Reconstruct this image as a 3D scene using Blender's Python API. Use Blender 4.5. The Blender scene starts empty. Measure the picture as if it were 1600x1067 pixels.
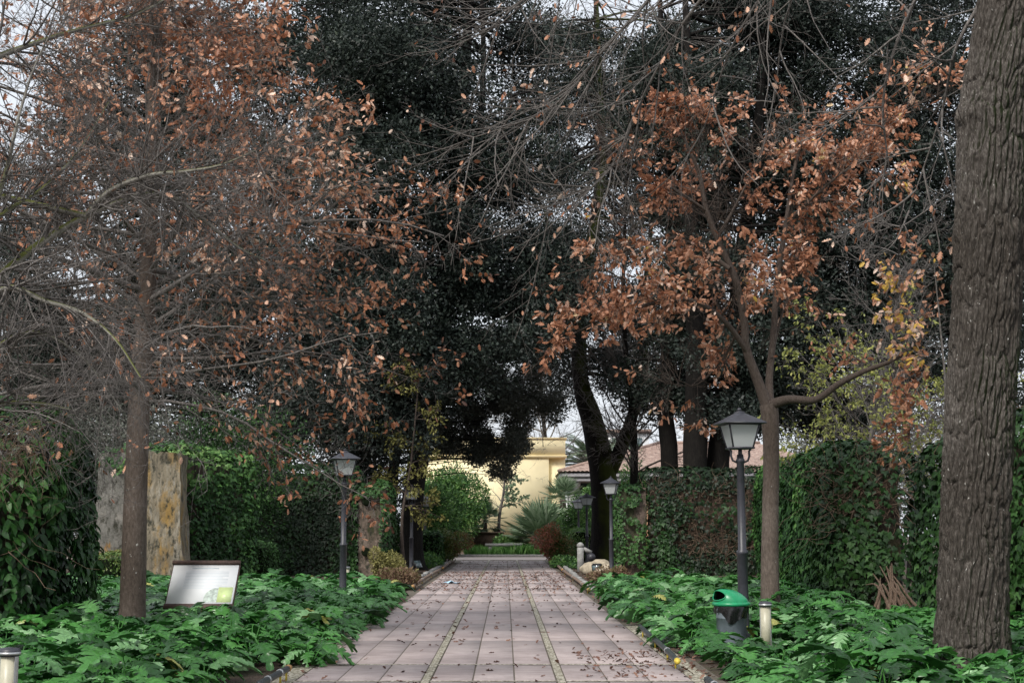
import bpy, math, random
import numpy as np
from mathutils import Matrix, Vector, Euler
rnd = random.Random(7)
rng = np.random.default_rng(11)
R = math.radians
SC = bpy.context.scene
COL = SC.collection

# ------------------------------------------------------------------ camera
F = 2200.0
TILT = math.atan(293.5 / F); YAW = 10.0 / F
CAMP = Vector((0, 0, 1.6))
CR = Euler((R(90) + TILT, 0, -YAW)).to_matrix()
cd = bpy.data.cameras.new('camera'); cam = bpy.data.objects.new('camera', cd); COL.objects.link(cam)
cam.location = CAMP; cam.rotation_euler = (R(90) + TILT, 0, -YAW)
cd.lens = F / 1600 * 36; cd.sensor_width = 36; cd.clip_start = 0.1; cd.clip_end = 2000
SC.camera = cam

def W(px, py, Y):
    """a place of the scene seen at (px, py), Y metres down the path"""
    r = CR @ Vector(((px - 800) / F, (533.5 - py) / F, -1))
    return CAMP + r * (Y / r.y)
def G(px, Y):
    p = W(px, 827, Y); return Vector((p.x, Y, 0))
def Zat(py, Y): return W(790, py, Y).z

# ------------------------------------------------------------------ noise
def vnoise(p, seed=0):
    p = np.asarray(p, dtype=np.float64)
    i = np.floor(p).astype(np.int64); f = p - i; f = f * f * (3 - 2 * f)
    out = np.zeros(len(p))
    for dx in (0, 1):
        for dy in (0, 1):
            for dz in (0, 1):
                h = ((i[:, 0] + dx) * 73856093) ^ ((i[:, 1] + dy) * 19349663) ^ ((i[:, 2] + dz) * 83492791) ^ (seed * 2654435 + 97)
                h = (h ^ (h >> 13)) * 1274126177
                h = ((h ^ (h >> 16)) & 0xffff) / 65535.0
                w = (f[:, 0] if dx else 1 - f[:, 0]) * (f[:, 1] if dy else 1 - f[:, 1]) * (f[:, 2] if dz else 1 - f[:, 2])
                out += h * w
    return out
def fbm(p, seed=0, o=3):
    s = 0; a = 1; t = 0; p = np.asarray(p, dtype=np.float64)
    for k in range(o):
        s = s + a * vnoise(p * 2 ** k, seed + k); t += a; a *= .5
    return s / t
def nrm(v):
    return v / np.maximum(np.linalg.norm(v, axis=-1, keepdims=True), 1e-9)

# ------------------------------------------------------------------ materials
def srgb(r, g, b):
    f = lambda c: ((c / 255 + .055) / 1.055) ** 2.4 if c / 255 > .04045 else c / 255 / 12.92
    return (f(r), f(g), f(b))
def newmat(name):
    m = bpy.data.materials.new(name); m.use_nodes = True
    nt = m.node_tree; nt.nodes.clear()
    out = nt.nodes.new('ShaderNodeOutputMaterial'); b = nt.nodes.new('ShaderNodeBsdfPrincipled')
    nt.links.new(b.outputs[0], out.inputs[0])
    return m, nt, b, out
def ramp(nt, fac, cols, pos=None):
    r = nt.nodes.new('ShaderNodeValToRGB'); e = r.color_ramp.elements
    n = len(cols)
    for k, c in enumerate(cols):
        p = pos[k] if pos else k / max(1, n - 1)
        if k < 2: el = e[k]; el.position = p
        else: el = e.new(p)
        el.color = (*c, 1)
    nt.links.new(fac, r.inputs[0]); return r
def noise_tex(nt, scale, detail=5, vec=None, rough=.6):
    n = nt.nodes.new('ShaderNodeTexNoise'); n.inputs['Scale'].default_value = scale
    n.inputs['Detail'].default_value = detail; n.inputs['Roughness'].default_value = rough
    if vec is not None: nt.links.new(vec, n.inputs['Vector'])
    return n
def coords(nt, scale=(1, 1, 1)):
    g = nt.nodes.new('ShaderNodeNewGeometry'); m = nt.nodes.new('ShaderNodeMapping')
    m.inputs['Scale'].default_value = scale; nt.links.new(g.outputs['Position'], m.inputs['Vector'])
    return m.outputs[0]
def mixc(nt, a, b, fac, mode='MIX'):
    m = nt.nodes.new('ShaderNodeMixRGB'); m.blend_type = mode
    for s, v in ((0, fac), (1, a), (2, b)):
        if hasattr(v, 'links') or hasattr(v, 'is_linked'): nt.links.new(v, m.inputs[s])
        elif isinstance(v, tuple): m.inputs[s].default_value = (*v, 1)
        else: m.inputs[s].default_value = v
    return m.outputs[0]
def bump(nt, b, h, strength=.4, dist=.02):
    n = nt.nodes.new('ShaderNodeBump'); n.inputs['Strength'].default_value = strength; n.inputs['Distance'].default_value = dist
    nt.links.new(h, n.inputs['Height']); nt.links.new(n.outputs[0], b.inputs['Normal'])
def attr(nt, name='var'):
    a = nt.nodes.new('ShaderNodeAttribute'); a.attribute_name = name; return a.outputs['Fac']
def leafmat(name, cols, rough=.5, transl=.2, spec=.4, pos=None):
    m, nt, b, out = newmat(name)
    r = ramp(nt, attr(nt), cols, pos)
    nz = noise_tex(nt, 30, 2, coords(nt))
    c = mixc(nt, r.outputs[0], (.5, .5, .5), .0)
    hv = nt.nodes.new('ShaderNodeHueSaturation'); mr = nt.nodes.new('ShaderNodeMapRange')
    mr.inputs[1].default_value = .3; mr.inputs[2].default_value = .7; mr.inputs[3].default_value = .75; mr.inputs[4].default_value = 1.25
    nt.links.new(nz.outputs[0], mr.inputs[0]); nt.links.new(mr.outputs[0], hv.inputs['Value']); nt.links.new(c, hv.inputs['Color'])
    nt.links.new(hv.outputs[0], b.inputs['Base Color'])
    b.inputs['Roughness'].default_value = rough; b.inputs['Specular IOR Level'].default_value = spec
    if transl > 0:
        t = nt.nodes.new('ShaderNodeBsdfTranslucent'); mx = nt.nodes.new('ShaderNodeMixShader'); mx.inputs[0].default_value = transl
        nt.links.new(hv.outputs[0], t.inputs[0]); nt.links.new(b.outputs[0], mx.inputs[1]); nt.links.new(t.outputs[0], mx.inputs[2])
        nt.links.new(mx.outputs[0], out.inputs[0])
    return m
def plain(name, col, rough=.6, metal=0, var=.15, scale=12, bmp=.1, spec=.5):
    m, nt, b, out = newmat(name)
    n = noise_tex(nt, scale, 5, coords(nt))
    d = tuple(c * (1 - var) for c in col); l = tuple(min(1, c * (1 + var)) for c in col)
    nt.links.new(ramp(nt, n.outputs[0], [d, l], [.3, .7]).outputs[0], b.inputs['Base Color'])
    b.inputs['Roughness'].default_value = rough; b.inputs['Metallic'].default_value = metal
    b.inputs['Specular IOR Level'].default_value = spec
    if bmp: bump(nt, b, n.outputs[0], bmp, .01)
    return m
def barkmat(name, cols, scale=(9, 9, 2.2), moss=None, bmp=.8, mossdir=None, speck=False):
    m, nt, b, out = newmat(name)
    v = coords(nt, scale); n = noise_tex(nt, 2.5, 8, v, .7); n2 = noise_tex(nt, .7, 3, coords(nt))
    c = ramp(nt, n.outputs[0], cols, [.25 + .5 * k / (len(cols) - 1) for k in range(len(cols))]).outputs[0]
    if speck:
        c = mixc(nt, c, ramp(nt, n2.outputs[0], [(.55, .52, .48), (1.1, 1.1, 1.1)], [.35, .62]).outputs[0], .8, 'MULTIPLY')
        n3 = noise_tex(nt, 22, 2, coords(nt, (1, 1, .6)))
        c = mixc(nt, c, (.42, .41, .38), ramp(nt, n3.outputs[0], [(0, 0, 0), (1, 1, 1)], [.70, .74]).outputs[0])
    if moss:
        g = nt.nodes.new('ShaderNodeNewGeometry'); dp = nt.nodes.new('ShaderNodeVectorMath'); dp.operation = 'DOT_PRODUCT'
        dp.inputs[1].default_value = mossdir or (0, 0, 1); nt.links.new(g.outputs['Normal'], dp.inputs[0])
        ad = nt.nodes.new('ShaderNodeMath'); ad.operation = 'MULTIPLY_ADD'; ad.inputs[1].default_value = .35
        nt.links.new(dp.outputs['Value'], ad.inputs[0]); nt.links.new(n2.outputs[0], ad.inputs[2])
        c = mixc(nt, c, moss, ramp(nt, ad.outputs[0], [(0, 0, 0), (1, 1, 1)], [.5, .72]).outputs[0])
    nt.links.new(c, b.inputs['Base Color']); b.inputs['Roughness'].default_value = .9; b.inputs['Specular IOR Level'].default_value = .2
    bump(nt, b, n.outputs[0], bmp, .03)
    return m

M = {}
M['holm'] = leafmat('holm_oak_leaf', [(.009, .014, .012), (.019, .029, .023), (.036, .050, .038), (.08, .10, .07)], .5, .14, .35, [0, .45, .85, 1])
M['holm_olive'] = leafmat('olive_holm_leaf', [(.045, .052, .042), (.09, .10, .08), (.17, .18, .145)], .5, .12, .4)
M['oakbrown'] = leafmat('dry_oak_leaf', [(.08, .035, .022), (.34, .13, .062), (.54, .28, .17), (.80, .62, .50)], .5, .25, .4)
M['oakorange'] = leafmat('orange_oak_leaf', [(.14, .06, .036), (.42, .18, .095), (.62, .34, .22), (.82, .66, .56), (.6, .4, .08)], .5, .3, .4, [0, .4, .75, .94, 1])
M['yellowleaf'] = leafmat('yellow_leaf', [(.16, .19, .05), (.32, .34, .10), (.45, .40, .08)], .5, .35)
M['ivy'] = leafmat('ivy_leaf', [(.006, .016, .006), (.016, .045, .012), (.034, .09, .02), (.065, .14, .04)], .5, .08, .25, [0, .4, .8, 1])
M['ivylight'] = leafmat('light_ivy_leaf', [(.012, .035, .010), (.03, .085, .022), (.075, .17, .04), (.16, .27, .08)], .5, .15, .25)  # lighter ivy tone, also used to paint light onto ivy faces
M['laurel'] = leafmat('broad_vine_leaf', [(.008, .026, .008), (.02, .07, .016), (.045, .13, .028), (.09, .21, .05)], .42, .15, .35)
M['acanthus'] = leafmat('acanthus_leaf', [(.008, .036, .007), (.026, .11, .019), (.062, .21, .040), (.22, .39, .19), (.36, .36, .10)], .34, .15, .5, [0, .35, .7, .965, 1])
M['bushgreen'] = leafmat('bush_leaf', [(.02, .06, .02), (.055, .14, .04), (.12, .25, .06), (.22, .34, .10)], .45, .2)
M['photinia'] = leafmat('photinia_leaf', [(.07, .14, .03), (.22, .15, .06), (.45, .14, .09), (.58, .28, .2)], .45, .2)
M['photgreen'] = leafmat('photinia_green_leaf', [(.04, .09, .02), (.09, .15, .03), (.16, .20, .05), (.22, .10, .05)], .45, .2)
M['grass'] = leafmat('grass_blade', [(.05, .14, .03), (.11, .27, .06), (.22, .4, .12)], .5, .25)
M['palm'] = leafmat('palm_leaf', [(.08, .13, .07), (.19, .28, .16), (.36, .44, .31)], .45, .15)
M['drygrass'] = leafmat('dry_grass_blade', [(.09, .05, .03), (.18, .11, .07), (.14, .15, .05)], .7, .2)
M['fallen'] = leafmat('fallen_leaf', [(.06, .03, .02), (.14, .065, .045), (.23, .13, .09)], .7, .1)
M['moss'] = leafmat('mossy_leaf', [(.10, .10, .02), (.19, .18, .05), (.26, .24, .10)], .7, .1)
M['twig'] = barkmat('grey_twig_bark', [(.045, .04, .036), (.125, .114, .106), (.30, .28, .265)], (20, 20, 6), None, .4)
M['twigdark'] = barkmat('brown_twig_bark', [(.035, .027, .023), (.08, .062, .052), (.13, .11, .095)], (20, 20, 6), None, .4)
M['twigpale'] = barkmat('pale_twig_bark', [(.12, .11, .09), (.25, .24, .21), (.34, .33, .3)], (20, 20, 6), (.10, .11, .03), .4, (0, 0, 1))
M['barkdark'] = barkmat('holm_oak_bark', [(.003, .003, .003), (.009, .008, .007), (.024, .021, .018)], (7, 7, 2), None, 1)
M['barkmoss'] = barkmat('mossy_bark', [(.004, .003, .003), (.010, .008, .007), (.028, .022, .018)], (7, 7, 2), (.035, .045, .006), 1, (.75, -.3, .6))
M['barkyoung'] = barkmat('young_oak_bark', [(.05, .04, .034), (.125, .10, .085), (.2, .165, .145)], (12, 12, 5), None, .5, speck=True)
M['barkbig'] = barkmat('furrowed_oak_bark', [(.012, .010, .009), (.075, .066, .058), (.25, .23, .21)], (26, 26, 5), (.016, .024, .006), .9, (.9, .1, .2), True)
M['vinewood'] = barkmat('ivy_stem_bark', [(.06, .04, .028), (.15, .105, .075), (.24, .18, .135)], (15, 15, 6), None, .4)
M['metal'] = plain('dark_grey_paint', (.032, .033, .042), .45, .0, .25, 18, .08)
M['metaldark'] = plain('black_metal', (.012, .012, .014), .5, .2, .2, 18, .05)
M['alu'] = plain('brushed_aluminium', (.45, .46, .46), .35, .7, .12, 30, .03)
M['lens'] = plain('cream_diffuser', (.42, .40, .30), .4, 0, .15, 8, .02)
M['binplastic'] = plain('grey_bin_plastic', (.16, .19, .22), .45, 0, .25, 7, .06)
M['bingreen'] = plain('green_bin_plastic', (.01, .24, .10), .35, 0, .15, 9, .03)
M['liner'] = plain('black_bin_liner', (.008, .008, .009), .22, 0, .2, 9, .3)
M['pipe'] = plain('dark_rubber_pipe', (.035, .042, .045), .4, 0, .3, 20, .05)
M['yellowcap'] = plain('yellow_plastic', (.55, .42, .05), .5, 0, .25, 20, .05)
M['orangecap'] = plain('orange_plastic', (.34, .19, .07), .6, 0, .3, 20, .05)
M['stone'] = plain('pale_rock', (.36, .31, .23), .9, 0, .4, 6, .7)
M['stonegrey'] = plain('grey_stone_block', (.26, .26, .25), .9, 0, .3, 9, .5)
M['woodrail'] = plain('weathered_wood', (.17, .12, .09), .85, 0, .45, 14, .4)
M['signwood'] = plain('stained_sign_wood', (.09, .055, .045), .7, 0, .4, 16, .3)
M['yellowwall'] = plain('yellow_plaster', (.90, .79, .50), .9, 0, .05, 1.3, .05)
M['yellowtrim'] = plain('yellow_cornice', (.84, .70, .40), .9, 0, .05, 1.3, .05)
M['peach'] = plain('peach_plaster', (.62, .36, .22), .9, 0, .06, 1.5, .05)
M['white'] = plain('white_paint', (.72, .73, .74), .6, 0, .06, 3, .02)
M['eave'] = plain('eave_boards', (.45, .44, .47), .6, 0, .1, 3, .02)
M['windowglass'] = plain('window_glass', (.10, .14, .15), .08, 0, .3, 1, 0, 1.0)
M['terracotta'] = plain('terracotta_planter', (.11, .07, .05), .85, 0, .3, 8, .3)
M['greenplastic'] = plain('pale_green_sheet', (.25, .5, .36), .5, 0, .1, 8, 0)
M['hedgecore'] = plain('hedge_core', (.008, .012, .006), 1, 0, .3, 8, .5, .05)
m, nt, b, out = newmat('frosted_glass'); M['glass'] = m
b.inputs['Base Color'].default_value = (.66, .69, .69, 1); b.inputs['Roughness'].default_value = .25
t = nt.nodes.new('ShaderNodeBsdfTranslucent'); t.inputs[0].default_value = (.75, .78, .78, 1); mx = nt.nodes.new('ShaderNodeMixShader'); mx.inputs[0].default_value = .5
nt.links.new(b.outputs[0], mx.inputs[1]); nt.links.new(t.outputs[0], mx.inputs[2]); nt.links.new(mx.outputs[0], out.inputs[0])
# thin blue film
m, nt, b, out = newmat('blue_film'); M['film'] = m
b.inputs['Base Color'].default_value = (.45, .68, .85, 1); b.inputs['Roughness'].default_value = .2
# slabs
m, nt, b, out = newmat('pink_concrete_slab'); M['slab'] = m
v = coords(nt); n1 = noise_tex(nt, 60, 4, v); n2 = noise_tex(nt, 1.1, 5, v); n3 = noise_tex(nt, 5, 5, coords(nt, (.6, 1.6, 1)))
c = ramp(nt, attr(nt), [(.375, .315, .305), (.395, .335, .325), (.415, .355, .345)]).outputs[0]
c = mixc(nt, c, ramp(nt, n2.outputs[0], [(.5, .48, .49), (1, 1, 1)], [.3, .62]).outputs[0], .65, 'MULTIPLY')
c = mixc(nt, c, ramp(nt, n3.outputs[0], [(.7, .68, .66), (1, 1, 1)], [.38, .55]).outputs[0], .6, 'MULTIPLY')
c = mixc(nt, c, ramp(nt, n1.outputs[0], [(.7, .7, .7), (1.15, 1.15, 1.15)], [.3, .7]).outputs[0], .5, 'MULTIPLY')
nt.links.new(c, b.inputs['Base Color']); b.inputs['Roughness'].default_value = .75; bump(nt, b, n1.outputs[0], .3, .004)
# pebble strips
m, nt, b, out = newmat('pebble_mosaic'); M['pebble'] = m
v = coords(nt); vo = nt.nodes.new('ShaderNodeTexVoronoi'); vo.inputs['Scale'].default_value = 32; nt.links.new(v, vo.inputs['Vector'])
vc = nt.nodes.new('ShaderNodeSeparateColor'); nt.links.new(vo.outputs['Color'], vc.inputs[0])
c = ramp(nt, vc.outputs[0], [(.22, .20, .15), (.44, .41, .32), (.68, .65, .56)]).outputs[0]
c = mixc(nt, c, (.07, .075, .03), ramp(nt, noise_tex(nt, 1.3, 4, v).outputs[0], [(0, 0, 0), (.8, .8, .8)], [.58, .8]).outputs[0])
c = mixc(nt, c, ramp(nt, vo.outputs['Distance'], [(1, 1, 1), (.35, .33, .28)], [.3, .75]).outputs[0], 1., 'MULTIPLY')
nt.links.new(c, b.inputs['Base Color']); b.inputs['Roughness'].default_value = .7
iv = nt.nodes.new('ShaderNodeMath'); iv.operation = 'SUBTRACT'; iv.inputs[0].default_value = 1; nt.links.new(vo.outputs['Distance'], iv.inputs[1]); bump(nt, b, iv.outputs[0], .8, .02)
# soil
m, nt, b, out = newmat('soil_with_leaf_litter'); M['soil'] = m
v = coords(nt); n1 = noise_tex(nt, 14, 8, v, .75); n2 = noise_tex(nt, 1.5, 4, v)
c = ramp(nt, n1.outputs[0], [(.02, .014, .010), (.07, .046, .032), (.17, .11, .075)], [.3, .55, .72]).outputs[0]
c = mixc(nt, c, (.05, .055, .02), ramp(nt, n2.outputs[0], [(0, 0, 0), (1, 1, 1)], [.5, .7]).outputs[0])
nt.links.new(c, b.inputs['Base Color']); b.inputs['Roughness'].default_value = .95; bump(nt, b, n1.outputs[0], .9, .05)
M['joint'] = plain('dirt_joint', (.10, .085, .065), .95, 0, .4, 20, .3)
M['palepath'] = plain('pale_paving', (.42, .36, .33), .8, 0, .12, 3, .1)
# rough stone wall
def stonemat(name, cols, stain, streak=(1.2, 1.2, .8), lo=.45, hi=.6, dark=(.03, .03, .02), crack=.45):
    m, nt, b, out = newmat(name)
    v = coords(nt, streak); n1 = noise_tex(nt, 1.6, 9, v, .72); n2 = noise_tex(nt, 1.1, 6, coords(nt, (2, 2, .7)), .7); n3 = noise_tex(nt, 8, 6, coords(nt, (1, 1, .5)), .7)
    vo = nt.nodes.new('ShaderNodeTexVoronoi'); vo.feature = 'DISTANCE_TO_EDGE'; vo.inputs['Scale'].default_value = 2.6
    dis = mixc(nt, coords(nt, (1, 1, 1.7)), n3.outputs[1] if len(n3.outputs) > 1 else n3.outputs[0], .12); nt.links.new(dis, vo.inputs['Vector'])
    c = ramp(nt, n1.outputs[0], cols, [.3 + .4 * k / (len(cols) - 1) for k in range(len(cols))]).outputs[0]
    c = mixc(nt, c, stain, ramp(nt, n2.outputs[0], [(0, 0, 0), (1, 1, 1)], [lo, hi]).outputs[0])
    c = mixc(nt, c, dark, ramp(nt, n3.outputs[0], [(1, 1, 1), (0, 0, 0)], [.36, .5]).outputs[0])
    c = mixc(nt, c, ramp(nt, vo.outputs[0], [(.5, .48, .45), (1, 1, 1)], [0, .05]).outputs[0], crack, 'MULTIPLY')
    nt.links.new(c, b.inputs['Base Color']); b.inputs['Roughness'].default_value = .95; bump(nt, b, n3.outputs[0], 1, .06)
    return m
M['wallgrey'] = stonemat('grey_rubble_wall', [(.06, .06, .05), (.16, .155, .14), (.28, .26, .23)], (.26, .15, .05), (1.2, 1.2, .8), .62, .68)
M['wallochre'] = stonemat('ochre_streaked_wall', [(.08, .07, .055), (.20, .17, .12), (.32, .30, .26)], (.27, .17, .055), (4.5, 4.5, .45), .50, .64, crack=.15)
M['walldark'] = stonemat('dark_tufa_wall', [(.035, .025, .02), (.09, .066, .052), (.16, .12, .095)], (.03, .035, .012), (1.3, 1.3, .9), .5, .6)
# roof tiles
m, nt, b, out = newmat('clay_roof_tile'); M['roof'] = m
v = coords(nt, (1, 1, 1)); n1 = noise_tex(nt, 3.2, 6, v, .7)
c = ramp(nt, n1.outputs[0], [(.14, .10, .085), (.30, .21, .175), (.42, .33, .28)], [.3, .5, .7]).outputs[0]
nt.links.new(c, b.inputs['Base Color']); b.inputs['Roughness'].default_value = .9

# ------------------------------------------------------------------ objects
def link(o, parent=None):
    COL.objects.link(o)
    if parent is not None: o.parent = parent
    return o
def thing(name, loc, label, cat, group=None, rz=0, kind=None):
    o = bpy.data.objects.new(name, None); o.empty_display_size = .2
    o.location = loc; o.rotation_euler = (0, 0, rz); link(o)
    o['label'] = label; o['category'] = cat
    if group: o['group'] = group
    if kind: o['kind'] = kind
    return o
def tag(o, label=None, cat=None, group=None, kind=None):
    if label: o['label'] = label
    if cat: o['category'] = cat
    if group: o['group'] = group
    if kind: o['kind'] = kind
    return o
def meshnp(name, V, faces, mat, parent=None, var=None, smooth=False, origin=None):
    """faces: list of int arrays (n,k); V in world coordinates, moved to the parent's frame (or to origin)"""
    V = np.asarray(V, dtype=np.float32).reshape(-1, 3)
    if isinstance(faces, np.ndarray): faces = [faces]
    faces = [np.asarray(f, dtype=np.int32) for f in faces if len(f)]
    if parent is not None and origin is None:
        base = np.array(abs_loc(parent)); rz = abs_rz(parent)
        V = V - base
        if rz:
            c, s = math.cos(-rz), math.sin(-rz); V = np.stack([V[:, 0] * c - V[:, 1] * s, V[:, 0] * s + V[:, 1] * c, V[:, 2]], 1)
    elif origin is not None: V = V - np.array(origin)
    me = bpy.data.meshes.new(name)
    me.vertices.add(len(V)); me.vertices.foreach_set('co', V.astype(np.float32).ravel())
    loops = np.concatenate([f.ravel() for f in faces]); me.loops.add(len(loops)); me.loops.foreach_set('vertex_index', loops)
    st = []; off = 0
    for f in faces:
        st.append(off + np.arange(len(f)) * f.shape[1]); off += f.size
    st = np.concatenate(st); me.polygons.add(len(st)); me.polygons.foreach_set('loop_start', st.astype(np.int32))
    me.update(calc_edges=True)
    if smooth: me.polygons.foreach_set('use_smooth', np.ones(len(st), dtype=bool))
    if var is not None:
        a = me.attributes.new('var', 'FLOAT', 'POINT'); a.data.foreach_set('value', np.asarray(var, dtype=np.float32))
    me.materials.append(mat)
    o = bpy.data.objects.new(name, me)
    if origin is not None: o.location = origin
    link(o, parent)
    return o
def abs_loc(o):
    l = Vector(o.location)
    if o.parent: l = l + Vector(abs_loc(o.parent))
    return tuple(l)
def abs_rz(o):
    return o.rotation_euler[2] + (abs_rz(o.parent) if o.parent else 0)

class MB:
    """plain shapes gathered into one mesh"""
    def __init__(s): s.v = []; s.f = {}; s.n = 0
    def add(s, V, F):
        V = [tuple(p) for p in V]
        for f in F: s.f.setdefault(len(f), []).append([i + s.n for i in f])
        s.v += V; s.n += len(V)
    def box(s, x0, x1, y0, y1, z0, z1, bev=0):
        if bev:
            b = bev; V = []; 
            for z, q in ((z0, b), (z0 + b, 0), (z1 - b, 0), (z1, b)):
                V += [(x0 + q, y0 + q, z), (x1 - q, y0 + q, z), (x1 - q, y1 - q, z), (x0 + q, y1 - q, z)]
            F = [(3, 2, 1, 0), (12, 13, 14, 15)]
            for k in range(3):
                for j in range(4): F.append((k * 4 + j, k * 4 + (j + 1) % 4, k * 4 + 4 + (j + 1) % 4, k * 4 + 4 + j))
            s.add(V, F); return
        s.add([(x0, y0, z0), (x1, y0, z0), (x1, y1, z0), (x0, y1, z0), (x0, y0, z1), (x1, y0, z1), (x1, y1, z1), (x0, y1, z1)],
              [(3, 2, 1, 0), (4, 5, 6, 7), (0, 1, 5, 4), (1, 2, 6, 5), (2, 3, 7, 6), (3, 0, 4, 7)])
    def lathe(s, prof, n=16, c=(0, 0, 0), cap=True, sq=0):
        V = []
        for r, z in prof:
            for k in range(n):
                a = 2 * math.pi * k / n + sq
                V.append((c[0] + r * math.cos(a), c[1] + r * math.sin(a), c[2] + z))
        F = []
        for j in range(len(prof) - 1):
            for k in range(n):
                F.append((j * n + k, j * n + (k + 1) % n, (j + 1) * n + (k + 1) % n, (j + 1) * n + k))
        if cap: F += [tuple(range(n))[::-1], tuple((len(prof) - 1) * n + k for k in range(n))]
        s.add(V, F)
    def tube(s, pts, rad, n=8, cap=True):
        pts = [Vector(p) for p in pts]
        if not isinstance(rad, (list, tuple)): rad = [rad] * len(pts)
        V = []; ref = Vector((0, 0, 1))
        d0 = (pts[-1] - pts[0]).normalized()
        if abs(d0.z) > .8: ref = Vector((1, 0, 0))
        for i, p in enumerate(pts):
            t = (pts[min(i + 1, len(pts) - 1)] - pts[max(i - 1, 0)]).normalized()
            u = t.cross(ref).normalized(); w = t.cross(u)
            for k in range(n):
                a = 2 * math.pi * k / n
                V.append(p + (u * math.cos(a) + w * math.sin(a)) * rad[i])
        F = []
        for j in range(len(pts) - 1):
            for k in range(n): F.append((j * n + k, j * n + (k + 1) % n, (j + 1) * n + (k + 1) % n, (j + 1) * n + k))
        if cap: F += [tuple(range(n))[::-1], tuple((len(pts) - 1) * n + k for k in range(n))]
        s.add(V, F)
    def build(s, name, mat, parent=None, smooth=False, origin=None, local=False):
        V = np.array(s.v, dtype=np.float64)
        F = [np.array(f) for f in s.f.values()]
        if local and parent is not None:
            me_o = meshnp(name, V, F, mat, None, None, smooth, None); me_o.parent = parent; return me_o
        if local: return meshnp(name, V, F, mat, None, None, smooth, None)
        return meshnp(name, V, F, mat, parent, None, smooth, origin)

# ------------------------------------------------------------------ leaves
def tmpl_diamond(w=.5):
    return np.array([(0, 0, 0), (w / 2, .45, .04), (0, 1, 0), (-w / 2, .45, .04)]), np.array([(0, 1, 2, 3)])
def tmpl_fold(w=.45):
    V = np.array([(0, 0, 0), (w / 2, .3, .08), (w * .42, .68, .05), (0, 1, -.12), (-w * .42, .68, .05), (-w / 2, .3, .08), (0, .5, 0)])
    return V, [np.array([(0, 1, 2, 6), (6, 2, 3, 4), (0, 6, 4, 5)])]
def tmpl_oak():
    """a lobed oak leaf, cupped along the midrib"""
    ys = [0, .12, .25, .35, .48, .58, .72, .82, .93, 1]
    ws = [.02, .10, .24, .13, .30, .15, .27, .12, .10, 0]
    V = []; 
    for y, w in zip(ys, ws):
        c = .25 * (y - .5) ** 2
        V += [(-w, y, w * .5 + c), (0, y, c), (w, y, w * .5 + c)]
    F = []
    for k in range(len(ys) - 1):
        a = 3 * k; F += [(a, a + 1, a + 4, a + 3), (a + 1, a + 2, a + 5, a + 4)]
    return np.array(V), np.array(F)
def tmpl_oaklow():
    V = np.array([(0, 0, 0), (.22, .25, .12), (.12, .42, .05), (.27, .62, .14), (0, 1, .1), (-.27, .62, .14), (-.12, .42, .05), (-.22, .25, .12)])
    return V, [np.array([(0, 1, 2, 6), (2, 3, 4, 6)]), np.array([(0, 6, 7), (6, 4, 5)])]
def tmpl_ivy():
    V = np.array([(0, .06, 0), (.32, -.04, .03), (.46, .36, -.04), (.22, .48, .04), (0, 1, -.1), (-.22, .48, .04), (-.46, .36, -.04), (-.32, -.04, .03), (0, .4, .08)])
    F = [(8, 0, 1), (8, 1, 2), (8, 2, 3), (8, 3, 4), (8, 4, 5), (8, 5, 6), (8, 6, 7), (8, 7, 0)]
    return V, np.array(F)
def tmpl_acanthus(seed=0):
    """arching, deeply lobed, pleated leaf; y runs along the midrib"""
    r = random.Random(seed); n = 25; V = []
    for k in range(n):
        t = k / (n - 1)
        env = .34 * math.sin(math.pi * min(1, (t * .92 + .05)) ** .8) ** .8
        ph = t * 5.6 + r.random() * .2
        lob = .5 - .5 * math.cos(2 * math.pi * ph); tooth = .20 * math.sin(2 * math.pi * ph * 3)
        w = env * (.30 + .78 * lob + tooth) if t < .985 else 0.004
        sweep = .16 * w / .3
        arch = -.85 * t * t + .30 * t
        rip = .035 * math.cos(2 * math.pi * ph)
        V += [(-w, t + sweep, arch + .12 * w - .5 * w * w + rip), (-w * .5, t + sweep * .5, arch + .13 * w - rip * .4), (0, t, arch - .015), (w * .5, t + sweep * .5, arch + .13 * w - rip * .4), (w, t + sweep, arch + .12 * w - .5 * w * w + rip)]
    F = []
    for k in range(n - 1):
        for j in range(4):
            a = 5 * k + j; F.append((a, a + 1, a + 6, a + 5))
    return np.array(V), np.array(F)
TD = tmpl_diamond(); TF = tmpl_fold(); TO = tmpl_oak(); TOL = tmpl_oaklow(); TI = tmpl_ivy(); TAC = [tmpl_acanthus(k) for k in range(3)]

def randdir(n):
    return nrm(rng.normal(size=(n, 3)))
def inst(T, pos, yax, zax, size, wid=1.0):
    """copies of a leaf template with its y axis along yax and its face towards zax"""
    TV, TFc = T; TFc = TFc if isinstance(TFc, list) else [TFc]
    yax = nrm(yax); xax = nrm(np.cross(yax, zax)); zax = np.cross(xax, yax)
    size = np.broadcast_to(np.asarray(size, dtype=float), (len(pos),))
    wid = np.broadcast_to(np.asarray(wid, dtype=float), (len(pos),))
    V = pos[:, None, :] + size[:, None, None] * (xax[:, None, :] * TV[None, :, 0, None] * wid[:, None, None] + yax[:, None, :] * TV[None, :, 1, None] + zax[:, None, :] * TV[None, :, 2, None])
    k = len(TV); n = len(pos)
    Fs = [(f[None, :, :] + (np.arange(n) * k)[:, None, None]).reshape(-1, f.shape[1]) for f in TFc]
    return V.reshape(-1, 3), Fs, k
def leaves(name, T, pos, yax, zax, size, mat, parent=None, var=None, wid=1.0, **kw):
    V, Fs, k = inst(T, np.asarray(pos, dtype=float), yax, zax, size, wid)
    if var is None: var = rng.random(len(pos))
    return meshnp(name, V, Fs, mat, parent, np.repeat(np.clip(var, 0, 1), k), **kw)

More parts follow.
